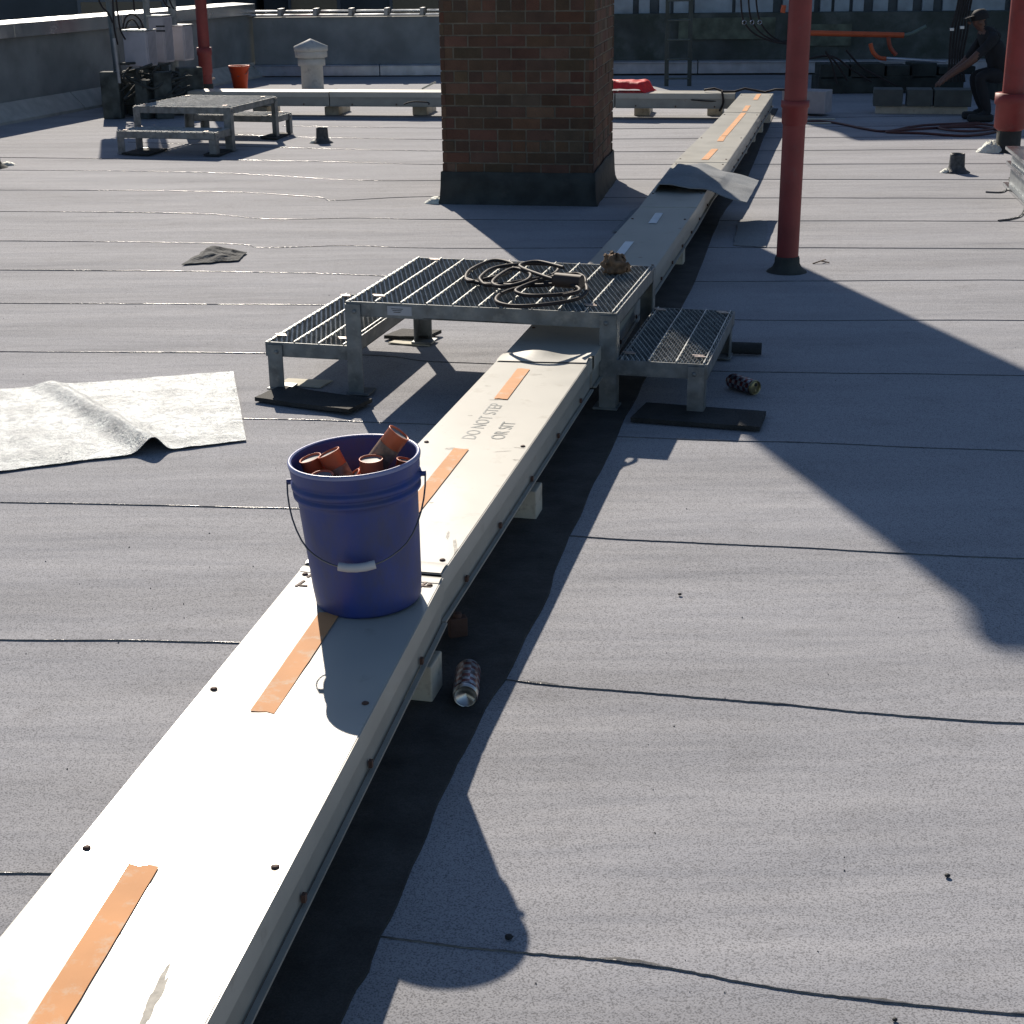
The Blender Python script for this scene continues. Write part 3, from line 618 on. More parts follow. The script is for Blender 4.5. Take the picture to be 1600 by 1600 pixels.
# ================================================================== STEP-OVER PLATFORM
PW, PD, PS, PZ, PL = 1.14, .98, .37, .405, .215
CLIPM = mat('clip_zinc', (.5, .42, .38), .4, .6)
def grating(fr, x0, x1, y0, y1, z, parent, bars=.108):
    q = MB(fr); n = int((y1-y0)/.030); w_ = x1-x0; teeth = int(w_/.022)
    for i in range(n):     # serrated cross strips
        y = y0+.012+i*(y1-y0-.02)/n; vs = []; fs = []
        for k in range(teeth*2+1):
            x = x0+w_*k/(teeth*2); zz = z+(.0 if (k+i) % 2 else -.013); dy = .0065*(1 if (k+i) % 2 else -1)
            vs += [(x, y+dy, zz), (x, y+dy*.2+.002, z-.034)]
        fs = [(2*k, 2*k+1, 2*k+3, 2*k+2) for k in range(teeth*2)]; q.add(vs, fs); q.k = 1; tp = [v_ for a_ in vs[::2] for v_ in ((a_[0], a_[1]-.0005, a_[2]+.001), (a_[0], a_[1]+.0085, a_[2]+.001))]; q.add(tp, fs); q.k = 0  # pale ribbons added along the tooth tops as their sunlit edge
        q.box(((x0+x1)/2, y+.002, z-.033), (w_, .009, .003))
    g_ = q.build('grating', [GRATE, GRATL], parent, solid=.0018)
    b_ = MB(fr); m = max(2, round(w_/bars))
    for k in range(m+1):
        x = x0+.012+(w_-.024)*k/m; b_.box((x, (y0+y1)/2, z-.010), (.004, y1-y0, .024))
    b_.build('bearing_bar', GRATL, g_)
    for fx in (.1, .9):
        for fy in (.08, .92):
            c = MB(fr); cx, cy = x0+w_*fx, y0+(y1-y0)*fy; c.box((cx, cy, z+.005), (.045, .009, .004)); c.box((cx-.012, cy+.02, z+.005), (.045, .009, .004)); c.box((cx-.006, cy+.01, z+.0045), (.008, .016, .003))
            c.build('clip', CLIPM, g_)
    return g_
def frame(fr, x0, x1, y0, y1, z, parent, dp=.062):
    q = MB(fr); t = .005
    for x, s in ((x0, 1), (x1, -1)): q.box((x+s*t/2, (y0+y1)/2, z-dp/2), (t, y1-y0, dp)); q.box((x+s*.018, (y0+y1)/2, z-dp+t/2), (.036, y1-y0-.01, t))
    for y, s in ((y0, 1), (y1, -1)): q.box(((x0+x1)/2, y+s*t/2, z-dp/2), (x1-x0-2*t-.001, t, dp)); q.box(((x0+x1)/2, y+s*.018, z-dp+t/2+.001), (x1-x0-.08, .036, t))
    return q.build('frame', GALV, parent)
def leg(fr, x, y, z1, sx, sy, parent, z0=.008, pad=True):
    q = MB(fr); w_ = .066; t = .006
    q.box((x+sx*w_/2, y-sy*.0, (z0+z1)/2), (w_, t, z1-z0)); q.box((x, y+sy*(w_/2+t/2), (z0+z1)/2), (t, w_, z1-z0)); q.box((x+sx*.04, y+sy*.04, z0+.004), (.1, .1, .008))
    for zz in (z1-.03,): q.lathe([(0, .006), (.009, .006), (.009, -.001)], 8, (x+sx*.04, y-sy*.004, zz), Matrix.Rotation(R(90), 4, 'X'))
    o = q.build('leg', GALV, parent); return o
def platform(loc, rz_, label, grp):
    t = thing('step_platform', label, 'platform', loc, rz_, grp); fr = t.matrix_world.copy(); x, y = PW/2, PD/2
    frame(fr, -x, x, -y, y, PZ, t); grating(fr, -x+.006, x-.006, -y+.006, y-.006, PZ+.004, t)
    frame(fr, -x-PS, -x-.003, -y, y, PL, t); grating(fr, -x-PS+.006, -x-.009, -y+.006, y-.006, PL+.004, t)
    frame(fr, x+.003, x+PS, -y, y, PL, t); grating(fr, x+.009, x+PS-.006, -y+.006, y-.006, PL+.004, t)
    for sx in (-1, 1):
        for sy in (-1, 1):
            leg(fr, sx*(x+.000), sy*(y+.006), PZ-.01, -sx, -sy, t); leg(fr, sx*(x+PS-.012), sy*(y+.006), PL-.01, -sx, -sy, t)
    return t
pc = Vector((-.008, 6.53, 0)); fl0 = at(545, 470, PZ); fr0 = at(965, 492, PZ); bl0 = at(648, 404, PZ); br0 = at(1018, 413, PZ)
pc = (fl0+fr0+bl0+br0)/4; pc.z = 0; PAZ = R(14.2)
pf = platform(pc, -PAZ, 'near galvanised step platform straddling the tray with a cable coil on top', 'galvanised step platforms')
q = MB(pf.matrix_world); q.box((-PW/2+.235, -PD/2-.002, PZ-.030), (.105, .003, .038)); q.build('sticker', STICK, pf)
q = MB(pf.matrix_world)
for i in range(3): q.box((-PW/2+.225, -PD/2-.0042, PZ-.022-i*.007), (.05-.01*i, .0015, .0022))
q.build('sticker_print', BLKM, pf)
# copy for the far one
def copy_tree(o, parent=None, mw=None):
    c = o.copy(); COL.objects.link(c)
    if parent: c.parent = parent
    if mw is not None: c.matrix_world = mw
    for k_ in list(o.children): 
        if k_.name.startswith('sticker'): continue
        copy_tree(k_, c)
    return c
fpc = Vector((-2.93, 15.43, 0))
pf2 = copy_tree(pf, None, Matrix.Translation(fpc) @ Matrix.Rotation(R(90)-R(14.5), 4, 'Z')); pf2['label'] = 'far step platform near the left rear red pipe, nothing on its top'; pf2['category'] = 'platform'

# rubber mats and boards under feet
def mat_pad(poly, z1, label, z0=-.002, m=RUBB, name='rubber_mat', cat='mat', up=0.):
    q = MB(); n = 8; A, B, C_, D_ = [Vector((p.x, p.y, 0)) for p in poly]
    def G(u, v): p = A.lerp(B, u).lerp(D_.lerp(C_, u), v); return (p.x, p.y, z1+up*(u**2)*1.0+.002*nz(u*4, v*3, z1))
    q.grid(G, n, n); o = q.build(name, m, solid=z1*1.2, fix=True); return tag(o, label, cat)
mat_pad([at(398, 625, .01), at(545, 647, .01), at(582, 630, .01), at(440, 606, .01)], .014, 'black rubber mat under the near left foot of the near platform', up=.008)
mat_pad([at(985, 657, .01), at(1187, 672, .01), at(1197, 647, .01), at(1010, 633, .01)], .014, 'black rubber mat under the near right foot of the near platform')
mat_pad([at(600, 528, .01), at(668, 531, .01), at(690, 521, .01), at(628, 517, .01)], .014, 'small black rubber mat at the far left foot of the near platform', up=.006)
mat_pad([at(432, 601, .003), at(500, 606, .003), at(520, 595, .003), at(450, 592, .003)], .004, 'pale thin board poking out beside the left step', m=LUMB, name='thin_board', cat='board')
mat_pad([at(606, 536, .003), at(672, 541, .003), at(668, 532, .003), at(625, 530, .003)], .004, 'pale thin board under the far left mat of the near platform', m=LUMB, name='thin_board', cat='board')
q = MB(); a, b_ = at(1085, 541, .03), at(1190, 545, .03); q.tube([a, a.lerp(b_, .3), a.lerp(b_, .7), b_], .03, 10, sx=.75); tag(q.build('rubber_roll', RUBB), 'black rubber roll poking out behind the right step', 'rubber mat')
mat_pad([at(190, 241, .01), at(232, 243, .01), at(262, 234, .01), at(222, 233, .01)], .014, 'black mat under the left front foot of the far platform')
mat_pad([at(318, 243, .01), at(342, 244, .01), at(364, 235, .01), at(340, 234, .01)], .014, 'black mat under the right front foot of the far platform')
mat_pad([at(407, 216, .01), at(432, 218, .01), at(453, 209, .01), at(430, 208, .01)], .014, 'black mat under the back right foot of the far platform')

# things on the platform
TOPZ = PZ+.006
q = MB()
def pt(x, y, dz=.0): return at(x, y, TOPZ+.012+dz)
loops = [[(738, 420), (770, 407), (800, 412), (797, 424), (768, 434), (735, 440), (728, 432)],
         [(752, 432), (775, 418), (830, 412), (870, 416), (862, 430), (810, 440), (765, 446), (752, 440)],
         [(775, 470), (790, 456), (840, 444), (900, 438), (917, 450), (905, 466), (850, 476), (800, 478)],
         [(808, 452), (850, 436), (900, 428), (915, 440), (895, 457), (845, 462), (815, 460)],
         [(770, 440), (800, 420), (828, 428), (820, 440), (785, 448)], [(880, 418), (840, 409), (812, 416), (850, 432), (895, 446), (905, 455), (880, 462)]]
for i, lp in enumerate(loops): q.tube(cr([pt(x, y, .010*i+.012*nz(x*.05, y*.05, i)) for x, y in lp], 8, closed=i != 5), .0082, 8, closed=i != 5)
q.tube(cr([pt(728, 436), pt(760, 444), pt(830, 446, .02), pt(872, 444, .03)]), .0085, 8)
coil = tag(q.build('cable_coil', BLK), 'tangled black cable coil lying on the near platform grating', 'cable')
q = MB(); q.tube([pt(868, 437, .06), pt(909, 441, .06)], .030, 12); q.tube([pt(862, 437, .06), pt(868, 437, .06)], .02, 10); q.build('plug_connector', mat('brown_plug', (.05, .032, .025), .6), coil)
q = MB(); gc = at(962, 419, TOPZ+.02)
def crump(u, v):
    th = u*2*math.pi; ph = v*math.pi; rr = .047*(1+.55*nz(math.cos(th)*1.8, math.sin(th)*1.8, v*3)+.3*nz(th*2, v*7, 4))
    return (gc.x+rr*1.2*math.cos(th)*math.sin(ph), gc.y+rr*math.sin(th)*math.sin(ph), max(TOPZ+.001, gc.z+.012+rr*.95*math.cos(ph)))
q.grid(crump, 28, 16)
for i, (dx, hh) in enumerate(((-.018, .062), (.0, .075), (.02, .05), (.045, .02))): q.tube([(gc.x+dx, gc.y, gc.z), (gc.x+dx*1.5-.01, gc.y+.01, gc.z+hh*.7), (gc.x+dx*1.6-.02, gc.y, gc.z+hh)], [.014, .012, .008], 7)
tag(q.build('work_glove', LEAF), 'crumpled brown leather work glove on the back edge of the near platform', 'glove')

# ================================================================== BUCKET
bc = at(577, 934, Z+.0); rc = at(553, 711, Z+.372)
bk_ = thing('bucket', 'dusty dark blue plastic bucket of sealant tubes standing on the near tray lid', 'bucket', (bc.x, bc.y, Z+.003))
axv = (rc-Vector((bc.x, bc.y, Z))).normalized(); axm = Vector((0, 0, 1)).rotation_difference(axv).to_matrix().to_4x4()
bfr = Matrix.Translation((bc.x, bc.y, Z-.002)) @ axm
prof = [(0, .004), (.118, .004), (.126, .004), (.130, .012), (.1335, .05), (.1445, .275), (.1455, .288), (.1535, .290), (.1540, .298), (.1475, .301), (.148, .309), (.1560, .312), (.1565, .322), (.1500, .325), (.1505, .334), (.1545, .338), (.1555, .358), (.1575, .361), (.1580, .371), (.1555, .3745), (.1500, .3735), (.1490, .366), (.1470, .33), (.1430, .325), (.1415, .28), (.1290, .02), (.0, .014)]
q = MB(bfr); q.lathe(prof, 72); body = q.build('bucket_body', BLUE, bk_)
q = MB(bfr); q.lathe([(.1585, .366), (.1592, .371), (.1570, .3762), (.1530, .3762), (.1495, .3735)], 72); q.build('rim_lip', BLUEI, bk_)
# lugs + wire handle
def bl(x, y, z): return bfr @ Vector((x, y, z))
ha = R(-4)
def hp(t, drop):     # handle bail hanging at the front
    a = math.pi*t; return bl(-math.cos(a)*.166, -math.sin(a)*.163-.004, .318-drop*min(1.12*math.sin(a), .25+.75*math.sin(a), 1.))
w_pts = [hp(t/24, .165) for t in range(25)]
q = MB(); q.tube(w_pts, .0021, 6); hd = q.build('handle', WIRE, bk_)
q = MB(); q.tube([w_pts[i] for i in (10, 11, 12, 13, 14)], .0105, 12); q.build('grip', GRIP, hd)
for s in (-1, 1):
    q = MB(); q.tube([bl(s*.150, 0, .318), bl(s*.1675, 0, .318)], .007, 12); q.build('handle_lug', BLUE, bk_)

def seal_tube(p, d, ln, label, rr=.0275):
    d = Vector(d).normalized(); mt = d.to_track_quat('Z', 'Y').to_matrix().to_4x4(); base = Vector(p)-d*ln
    t = thing('sealant_tube', label, 'sealant tube', base, 0, 'sealant tubes standing in the blue bucket')
    q = MB(Matrix.Translation(base) @ mt); q.lathe([(rr, 0), (rr, ln-.003), (rr+.0012, ln-.002), (rr+.0012, ln), (rr-.0012, ln+.0005), (rr-.002, ln-.003), (rr-.002, ln-.03)], 28); q.build('tube_body', TUBE, t)
    q = MB(Matrix.Translation(base) @ mt); q.lathe([(rr+.0006, ln-.095), (rr+.0006, ln-.038)], 28); q.build('label_band', TUBEL, t)
    q = MB(Matrix.Translation(base) @ mt); q.lathe([(rr-.0015, ln-.004), (rr*.5, ln-.006), (0, ln-.006)], 28); q.build('end_disc', TUBEE, t)
    return t
# ends given at their height below the rim
seal_tube(bl(.112, .010, .420), (.62, .03, .82), .235, 'longest orange sealant tube leaning out over the right rim of the bucket')
seal_tube(bl(-.060, .0, .385), (-.42, .05, .9), .22, 'orange sealant tube leaning left in the bucket, printed band facing us')
seal_tube(bl(.045, -.045, .378), (-.02, -.05, 1), .215, 'upright orange sealant tube at the front right inside the bucket')
seal_tube(bl(-.108, .02, .368), (-.30, -.05, .95), .21, 'sealant tube at far left in the bucket with its grey end up', .0265)
seal_tube(bl(-.072, -.070, .352), (-.10, -.18, .95), .20, 'sealant tube at front left in the bucket showing only its dark round end')
seal_tube(bl(.118, .03, .345), (.2, .05, .95), .20, 'sealant tube tucked against the right rim behind the longest one', .020)
seal_tube(bl(-.01, -.02, .325), (-.75, -.1, .75), .17, 'orange sealant tube lying slanted low in the middle of the bucket')

# ================================================================== CANS
def can(p0, d, label, open_top, ln=.155, rr=.033):
    """p0: centre of the near end; d: axis pointing away from that end"""
    d = Vector(d).normalized(); mt = d.to_track_quat('Z', 'Y').to_matrix().to_4x4()
    t = thing('drink_can', label, 'can', (p0.x, p0.y, 0)); fr = Matrix.Translation(p0) @ mt
    t.matrix_world = fr; bpy.context.view_layer.update()
    q = MB(fr); q.lathe([(rr*.82, .001), (rr*.99, .011), (rr, .016), (rr, ln-.016), (rr*.82, ln-.003), (rr*.82, ln)], 36); q.build('can_wall', CANW, t)
    q = MB(fr); q.lathe([(rr*.80, .006), (rr*.86, -.001), (rr*.90, .0), (rr*.97, .010), (rr*1.0, .0165)], 36)
    q.lathe([(rr*.80, .004), (rr*.70, .008), (rr*.3, .016), (0, .018)] if open_top else [(rr*.80, .006), (rr*.76, .005), (0, .005)], 36)
    q.build('can_base' if open_top else 'can_lid', CANM if open_top else LID, t)
    q = MB(fr); q.lathe([(rr*.83, ln), (rr*.78, ln-.004), (0, ln-.004)], 36); q.build('can_lid' if open_top else 'can_base', CANM, t)
    if not open_top:
        q = MB(fr); q.lathe([(0, .0035), (.008, .0035), (.008, .005)], 14, (-.004, .012, 0)); q.build('mouth_hole', BLKM, t)
        q = MB(fr); q.tube([(.0, -.006, .003), (.0, -.018, .0025)], .006, 8, sx=.3); q.build('pull_tab', LID, t)
    return t
p = at(727, 1088, .033); p.z = .033
can(p, (.03, 1, 0), 'plaid printed drink can lying beside the first sleeper with its silver base facing us', True)
p = at(1181, 606, .033); p.z = .033
can(p, (-.68, .95, 0), 'multicoloured drink can lying in the chimney shadow right of the near platform', False)

# ================================================================== RED PIPES
def pipe(name, label, foot, r_, h, cz=None, cr_=None, ch2=.16, basef=True, sleeve=None, caulk=False, lean=(0, 0)):
    t = thing(name, label, 'pipe', foot, 0, 'red painted steel pipes rising from the roof'); q = MB(); top = foot+Vector((lean[0]*h, lean[1]*h, h))
    q.tube([foot, top], r_, 28); q.build('pipe_shaft', REDP, t)
    if cz:
        q = MB(Matrix.Translation(foot)); c = cr_ or r_*1.32
        q.lathe([(r_, cz-ch2*.62), (c*.96, cz-ch2*.5), (c*.96, cz+ch2*.15), (c*1.06, cz+ch2*.2), (c*1.06, cz+ch2*.5), (r_, cz+ch2*.5)], 28); q.build('coupling', REDP, t)
    if basef:
        q = MB(Matrix.Translation(foot)); q.lathe([(r_*1.04, sleeve or .09), (r_*1.12, (sleeve or .09)-.01), (r_*1.15, .05), (r_*1.35, .025), (r_*1.8, .004), (r_*1.95, -.01)], 30); q.build('base_flashing', FLASH, t)
    if caulk:
        q = MB(); c = foot+Vector((-.17, -.05, 0))
        q.grid(lambda u, v: (c.x+.13*(u-.5)*2*math.sin(v*math.pi), c.y+.09*math.cos(v*math.pi), .09*math.sin(u*math.pi)*math.sin(v*math.pi)*(1+.6*nz(u*9, v*9))), 16, 12); q.build('caulk_heap', CAULK, t)
    return t
f1 = at(1229, 424)
pipe('red_pipe', 'thick red steel pipe standing in the roof right of the near platform', f1, .063, 3.4, cz=at(1236, 174, Y=f1.y).z, ch2=.12, cr_=.074)
f2 = at(317, 160)+Vector((0, .35, 0))
pipe('red_pipe', 'thin distant red pipe rising behind the far platform at left', f2, .072, 2.4, cz=at(303, 78, Y=f2.y).z-.12, cr_=.088, ch2=.3, sleeve=.20)
f3_ = at(1574, 236)
pipe('red_pipe', 'red pipe with a black sleeve at the right edge behind the vent stub', f3_, .095, 2.6, sleeve=.30, caulk=True, cz=.36, cr_=.145, ch2=.30)
f4 = at(1618, 262)
pipe('red_pipe', 'faded red pipe cut by the right edge of the picture', f4, .10, 2.6, sleeve=.05)
f5 = at(-16, 262)
pipe('red_pipe', 'red pipe foot cut off by the left edge of the picture', f5, .085, 1.7, sleeve=.14, caulk=False)
# caulk by left pipe
q = MB(); c = at(12, 258)
q.grid(lambda u, v: (c.x+.08*(u-.5)*2*math.sin(v*math.pi), c.y+.05*math.cos(v*math.pi), .03*math.sin(u*math.pi)*math.sin(v*math.pi)*(1+.6*nz(u*9, v*9))), 12, 10); tag(q.build('caulk_patch', CAULK), 'small white caulk patch at the left edge pipe foot', 'caulk')

# vent stubs
def stub(p, label, r_, h):
    t = thing('vent_stub', label, 'vent stub', p, 0, 'short dark vent stubs on the roof')
    q = MB(Matrix.Translation(p)); q.lathe([(0, h-.03), (r_*.8, h-.03), (r_*.82, h), (r_, h+.004), (r_*1.03, h*.9), (r_*1.12, h*.3), (r_*1.4, .02), (r_*1.9, .004), (r_*2., -.01)], 22); q.build('stub_pipe', LEAD, t)
    q = MB(); c = p+Vector((-r_*1.5, -.01, 0)); q.grid(lambda u, v: (c.x+r_*.9*(u-.5)*2*math.sin(v*math.pi), c.y+r_*.8*math.cos(v*math.pi), .03*math.sin(u*math.pi)*math.sin(v*math.pi)*(1+.6*nz(u*9, v*9))), 10, 8); q.build('caulk_ring', CAULK, t)
stub(at(504, 223), 'dark vent stub left of the chimney and right of the far platform', .055, .145); stub(at(1494, 269), 'dark vent stub at right near the red pipes', .058, .15)

# rag
q = MB(); A, B, C_, D_ = at(284, 415), at(372, 409), at(386, 396), at(322, 392)
def rag(u, v):
    p = A.lerp(B, u).lerp(D_.lerp(C_, u), v); e = min(u, 1-u, v, 1-v)*4; e = min(1, max(0, e))
    return (p.x+.02*nz(u*4, v*4, 1), p.y+.03*nz(u*5, v*3, 2), .008+e*(.018+.020*nz(u*4, v*6, 6)+.030*math.exp(-((u-.35)/.2)**2-((v-.7)/.25)**2)))
q.grid(rag, 36, 26); tag(q.build('rag', CLOTH, solid=.004), 'flat dark crumpled rag alone on the roof left of centre', 'rag')

# aluminised sheet
sp = [at(-140, 756), at(-140, 622), at(365, 582), at(385, 690)]
A, D_, C_, B = sp      # A near-left, B near-right, C far-right, D far-left
q = MB()
def sheet(u, v):
    p = A.lerp(B, u).lerp(D_.lerp(C_, u), v)
    # fold ridge from far-left (u~.42) to near-right (u~.72)
    uc = .715-.29*v; d = (u-uc)*1.95; rid = .060*(1-.62*v)*math.exp(-((d/.055)**2 if d > 0 else (d/.085)**2))
    return (p.x+.006*nz(u*12, v*2, 3), p.y+.010*nz(u*9, v*2, 5)-rid*.25, .006+rid+.004*abs(nz(u*14, v*8, 2)))
q.grid(sheet, 240, 44); tag(q.build('foil_sheet', FOIL, solid=.002), 'crinkled silver foil faced sheet with one raised fold at the left', 'foil sheet')

# ================================================================== BACKGROUND THINGS
# conical capped vent
vp = at(489, 139); pxm = 2400/(vp.y*.94+.6)
vt = thing('roof_vent', 'white round roof vent with a pointed conical cap at the back wall', 'vent', vp)
q = MB(Matrix.Translation(vp)); r1 = 17/pxm; q.lathe([(r1*1.02, -.01), (r1, .30), (r1*1.25, .31), (r1*1.25, .40), (r1, .41)], 28); q.build('vent_pipe', VENT, vt)
q = MB(Matrix.Translation(vp)); r2 = 25/pxm; q.lathe([(r1, .40), (r2, .42), (r2, .52), (r1*1.2, .53), (r1*1.2, .57)], 28); q.build('vent_collar', VENT, vt)
q = MB(Matrix.Translation(vp)); q.lathe([(0, .66), (r2*1.05, .56), (r2*1.05, .50), (r2*.98, .50)], 28); q.build('cap', VENT, vt)
# orange bucket at back
p = at(376, 141); ob = thing('bucket', 'small orange plastic bucket standing by the back wall', 'bucket', p); pm = 2400/(p.y*.94+.6)
q = MB(Matrix.Translation(p)); q.lathe([(0, .005), (10.5/pm, .005), (15/pm, .30), (16.5/pm, .30), (16.5/pm, .325), (14.5/pm, .325), (10/pm, .02), (0, .02)], 28); q.build('bucket_body', ORG, ob)
q = MB(Matrix.Translation(p)); q.tube([(-16/pm, 0, .29), (-12/pm, -.07, .22), (0, -.12, .19), (12/pm, -.07, .22), (16/pm, 0, .29)], .004, 6); q.build('handle', WIRE, ob)
# red tarp bundle on cross tray
q = MB(); a, b_ = at(930, 145, Z), at(1008, 146, Z)
def tarp(u, v):
    p = a.lerp(b_, u)+uy*(.34*v); e = min(1, min(u, 1-u)*8)*min(1, (1-v)*5+.2)
    return (p.x+.10*v*(u > .5), p.y, Z+.004+.115*min(1, v*3+.35)*e*(1+.15*nz(u*7, v*5)))
q.grid(tarp, 26, 12); tag(q.build('tarp_bundle', REDT, solid=.004), 'bright red folded tarp lying on the cross tray right of the chimney', 'tarp')
# ladder
lp = at(1060, 136); ld = thing('ladder', 'narrow dark metal ladder against the back wall', 'ladder', lp)
for s in (1043, 1079): a = at(s, 138, Y=lp.y-.02); q = MB(); q.box((a.x, lp.y+.2, .75), (.055, .03, 1.6), rot=Matrix.Rotation(R(-4), 4, 'X')); q.build('rail', mat('ladder_steel', (.055, .065, .06), .6, .4), ld)
for i in range(6): q = MB(); a, b_ = at(1043, 120, Y=lp.y), at(1079, 120, Y=lp.y); q.tube([(a.x, lp.y+.14+i*.018, .1+i*.25), (b_.x, lp.y+.14+i*.018, .1+i*.25)], .012, 8); q.build('rung', mat('rung_steel', (.10, .12, .11), .5, .4), ld)
# three hanging cables
def cable(px, Y, r_, label, m=BLK, name='hanging_cable', grp=None, dy=0):
    q = MB(); q.tube(cr([at(x, y, Y=Y+dy*i) for i, (x, y) in enumerate(px)], 6), r_, 7); return tag(q.build(name, m), label, 'cable', grp)
for i, dx in enumerate((0, 12, 24)):
    cable([(1158+dx, -22), (1158+dx, 5), (1162+dx*1.05, 32), (1178+dx*.95, 52), (1205+dx*.6, 64), (1232, 69-i*3)], 19.6+i*.08, .011, ['left', 'middle', 'right'][i]+' one of three black cables curving down to the main red pipe', grp='black cables hanging above the main pipe')
    c = at(1163+dx, 35, Y=19.55); q = MB(); q.lathe([(.022, -.02), (.03, 0), (.022, .02)], 12, c, Matrix.Rotation(R(90), 4, 'X')); tag(q.build('cable_clamp', SILV), ['left', 'middle', 'right'][i]+' small silver clamp on the hanging cables left of the main pipe', 'clamp', 'silver cable clamps')
def rod(px, Y, r_, label, m, name='conduit'):
    q = MB(); q.tube(cr([at(x, y, Y=Y) for x, y in px], 6), r_, 12); return tag(q.build(name, m), label, 'conduit')
rod([(1240, 51), (1330, 53), (1412, 55)], 19.9, .034, 'straight orange conduit running right from the main pipe', ORC)
rod([(1412, 55), (1425, 52), (1447, 41)], 19.9, .022, 'short grey green conduit bending up at the orange conduit end', mat('green_grey_conduit', (.12, .16, .14), .6))
rod([(1360, 68), (1364, 81), (1373, 90), (1385, 92)], 19.7, .026, 'short orange elbow conduit joined to the silver pipe', ORC)
rod([(1388, 58), (1391, 74), (1400, 86)], 19.8, .026, 'dark red flexible elbow between the orange conduit and silver pipe', ORCD)
rod([(1385, 91), (1430, 93.5), (1478, 97)], 19.5, .017, 'thin silver conduit beside the orange elbow', SILV)
rod([(1225, 8), (1223, 20)], 20, .03, 'short orange conduit stub at left of the main pipe top', ORC)
for i, px in enumerate([[(1290, 80), (1300, 100), (1308, 132)], [(1290, 82), (1306, 98), (1324, 126)], [(1262, 92), (1300, 88), (1330, 108), (1362, 128)], [(1322, 78), (1345, 104), (1366, 116), (1400, 134)]]):
    cable(px, 19.2+i*.1, .012, ['left steep', 'second steep', 'long curving', 'right sagging'][i]+' black cable drooping below the orange conduit', grp='black cables drooping below the orange conduit')
for i in range(6):
    cable([(1502+i*4, -20), (1494+i*4, 20), (1487+i*5, 46), (1484+i*4, 90), (1482+i*5, 128)], 18.9+.06*i, .014, ['leftmost', 'second', 'third', 'fourth', 'fifth', 'rightmost'][i]+' cable of the vertical black bundle beside the worker', grp='vertical cable bundle beside the worker')
for x, y in ((1487, 46), (1503, 43)):
    c = at(x, y, Y=18.8); q = MB(); q.box(c, (.05, .03, .035)); q.lathe([(.012, -.03), (.018, 0)], 10, c, Matrix.Rotation(R(90), 4, 'X')); tag(q.build('cable_clamp', SILV, bevel=.004), ('left' if x < 1495 else 'right')+' silver clamp on the vertical bundle beside the worker', 'clamp', 'silver cable clamps')
q = MB(); q.tube(cr([at(1225, 192, .01), at(1290, 190, .01), (at(1350, 201, .01)), at(1386, 205, .01), at(1440, 196, .01), at(1530, 192, .01)]), .013, 7)
tag(q.build('hose', HOSE), 'dark hose snaking over the roof from the main pipe to the worker', 'hose')
q = MB(); q.tube(cr([at(1385, 206, .012), at(1440, 201, .012), at(1520, 198, .012), at(1560, 204, .012), at(1510, 212, .012), at(1440, 208, .012)], closed=True), .013, 7, closed=True)
q.tube(cr([at(1470, 198, .02), at(1530, 194, .02), at(1562, 199, .02), at(1520, 205, .02), at(1480, 203, .02)], closed=True), .013, 7, closed=True)
tag(q.build('hose_coil', HOSE), 'dark hose coil loosely spread at the feet of the worker', 'hose')
for i, (x, y, s) in enumerate(((1258, 187, .16), (1268, 193, .10))):
    a = at(x, y); tag(mat_pad([a+Vector((-s, -.03, 0)), a+Vector((s*2, -.05, 0)), a+Vector((s*2, .03, 0)), a+Vector((-s, .05, 0))], .006, 'x', m=LUMB, name='board_scrap', cat='board'), ('longer', 'shorter')[i]+' pale board scrap on the roof right of the main pipe', 'board')

# left radio units on masts
RYY = 18.6
def radio(px0, px1, py0, py1, Y, label, dep=.22, side=.35):
    a, b_ = at(px0, py0, Y=Y), at(px1, py1, Y=Y); t = thing('radio_unit', label, 'radio unit', ((a.x+b_.x)/2, Y, b_.z), 0, 'grey radio units on masts'); w_ = b_.x-a.x; h = a.z-b_.z
    rot = Matrix.Rotation(R(-18), 4, 'Z'); q = MB(Matrix.Translation(((a.x+b_.x)/2, Y+dep/2, (a.z+b_.z)/2)) @ rot)
    q.box((0, 0, 0), (w_*.88, dep, h)); q.build('unit_body', CAB, t, bevel=.012)
    q = MB(Matrix.Translation(((a.x+b_.x)/2, Y+dep/2, (a.z+b_.z)/2)) @ rot); q.box((0, 0, h/2+.008), (w_*.96, dep+.03, .014)); q.build('top_cap', COPE, t)
    q = MB(Matrix.Translation(((a.x+b_.x)/2, Y+dep/2, (a.z+b_.z)/2)) @ rot)
    for k_ in range(7): q.box((w_*.45, -dep*.4+k_*dep*.13, 0), (.02, .012, h*.9))
    q.build('cooling_fin', CAB, t); return t
radio(190, 241, 49, 104, 17.9, 'leftmost and widest grey radio unit with cable loops on top')
u2 = radio(232, 266, 26, 98, 18.5, 'tallest grey radio unit in the middle with two dark slots')
a = at(251, 41, Y=18.38); q = MB(); q.box((a.x, a.y-.02, a.z), (.1, .012, .018)); q.box((a.x, a.y-.02, a.z-.05), (.1, .012, .018)); q.build('slot', BLKM, u2)
radio(262, 297, 41, 95, 18.9, 'rightmost grey radio unit beside the distant red pipe')
def mast(px_top, px_bot, Y, r_, label, m=GALV, zt=2.3):
    t = at(px_top, 0, Y=Y); b_ = at(px_bot, 160, Y=Y); d = (t.x-b_.x)/(t.z-b_.z); q = MB(); q.tube([(b_.x-d*b_.z, Y, 0), (b_.x-d*b_.z+d*zt, Y, zt)], r_, 14); q.lathe([(r_*3, 0), (r_*3, .012), (0, .012)], 16, (b_.x-d*b_.z, Y, .0)); return tag(q.build('mast', m), label, 'mast', 'steel masts of the radio units')
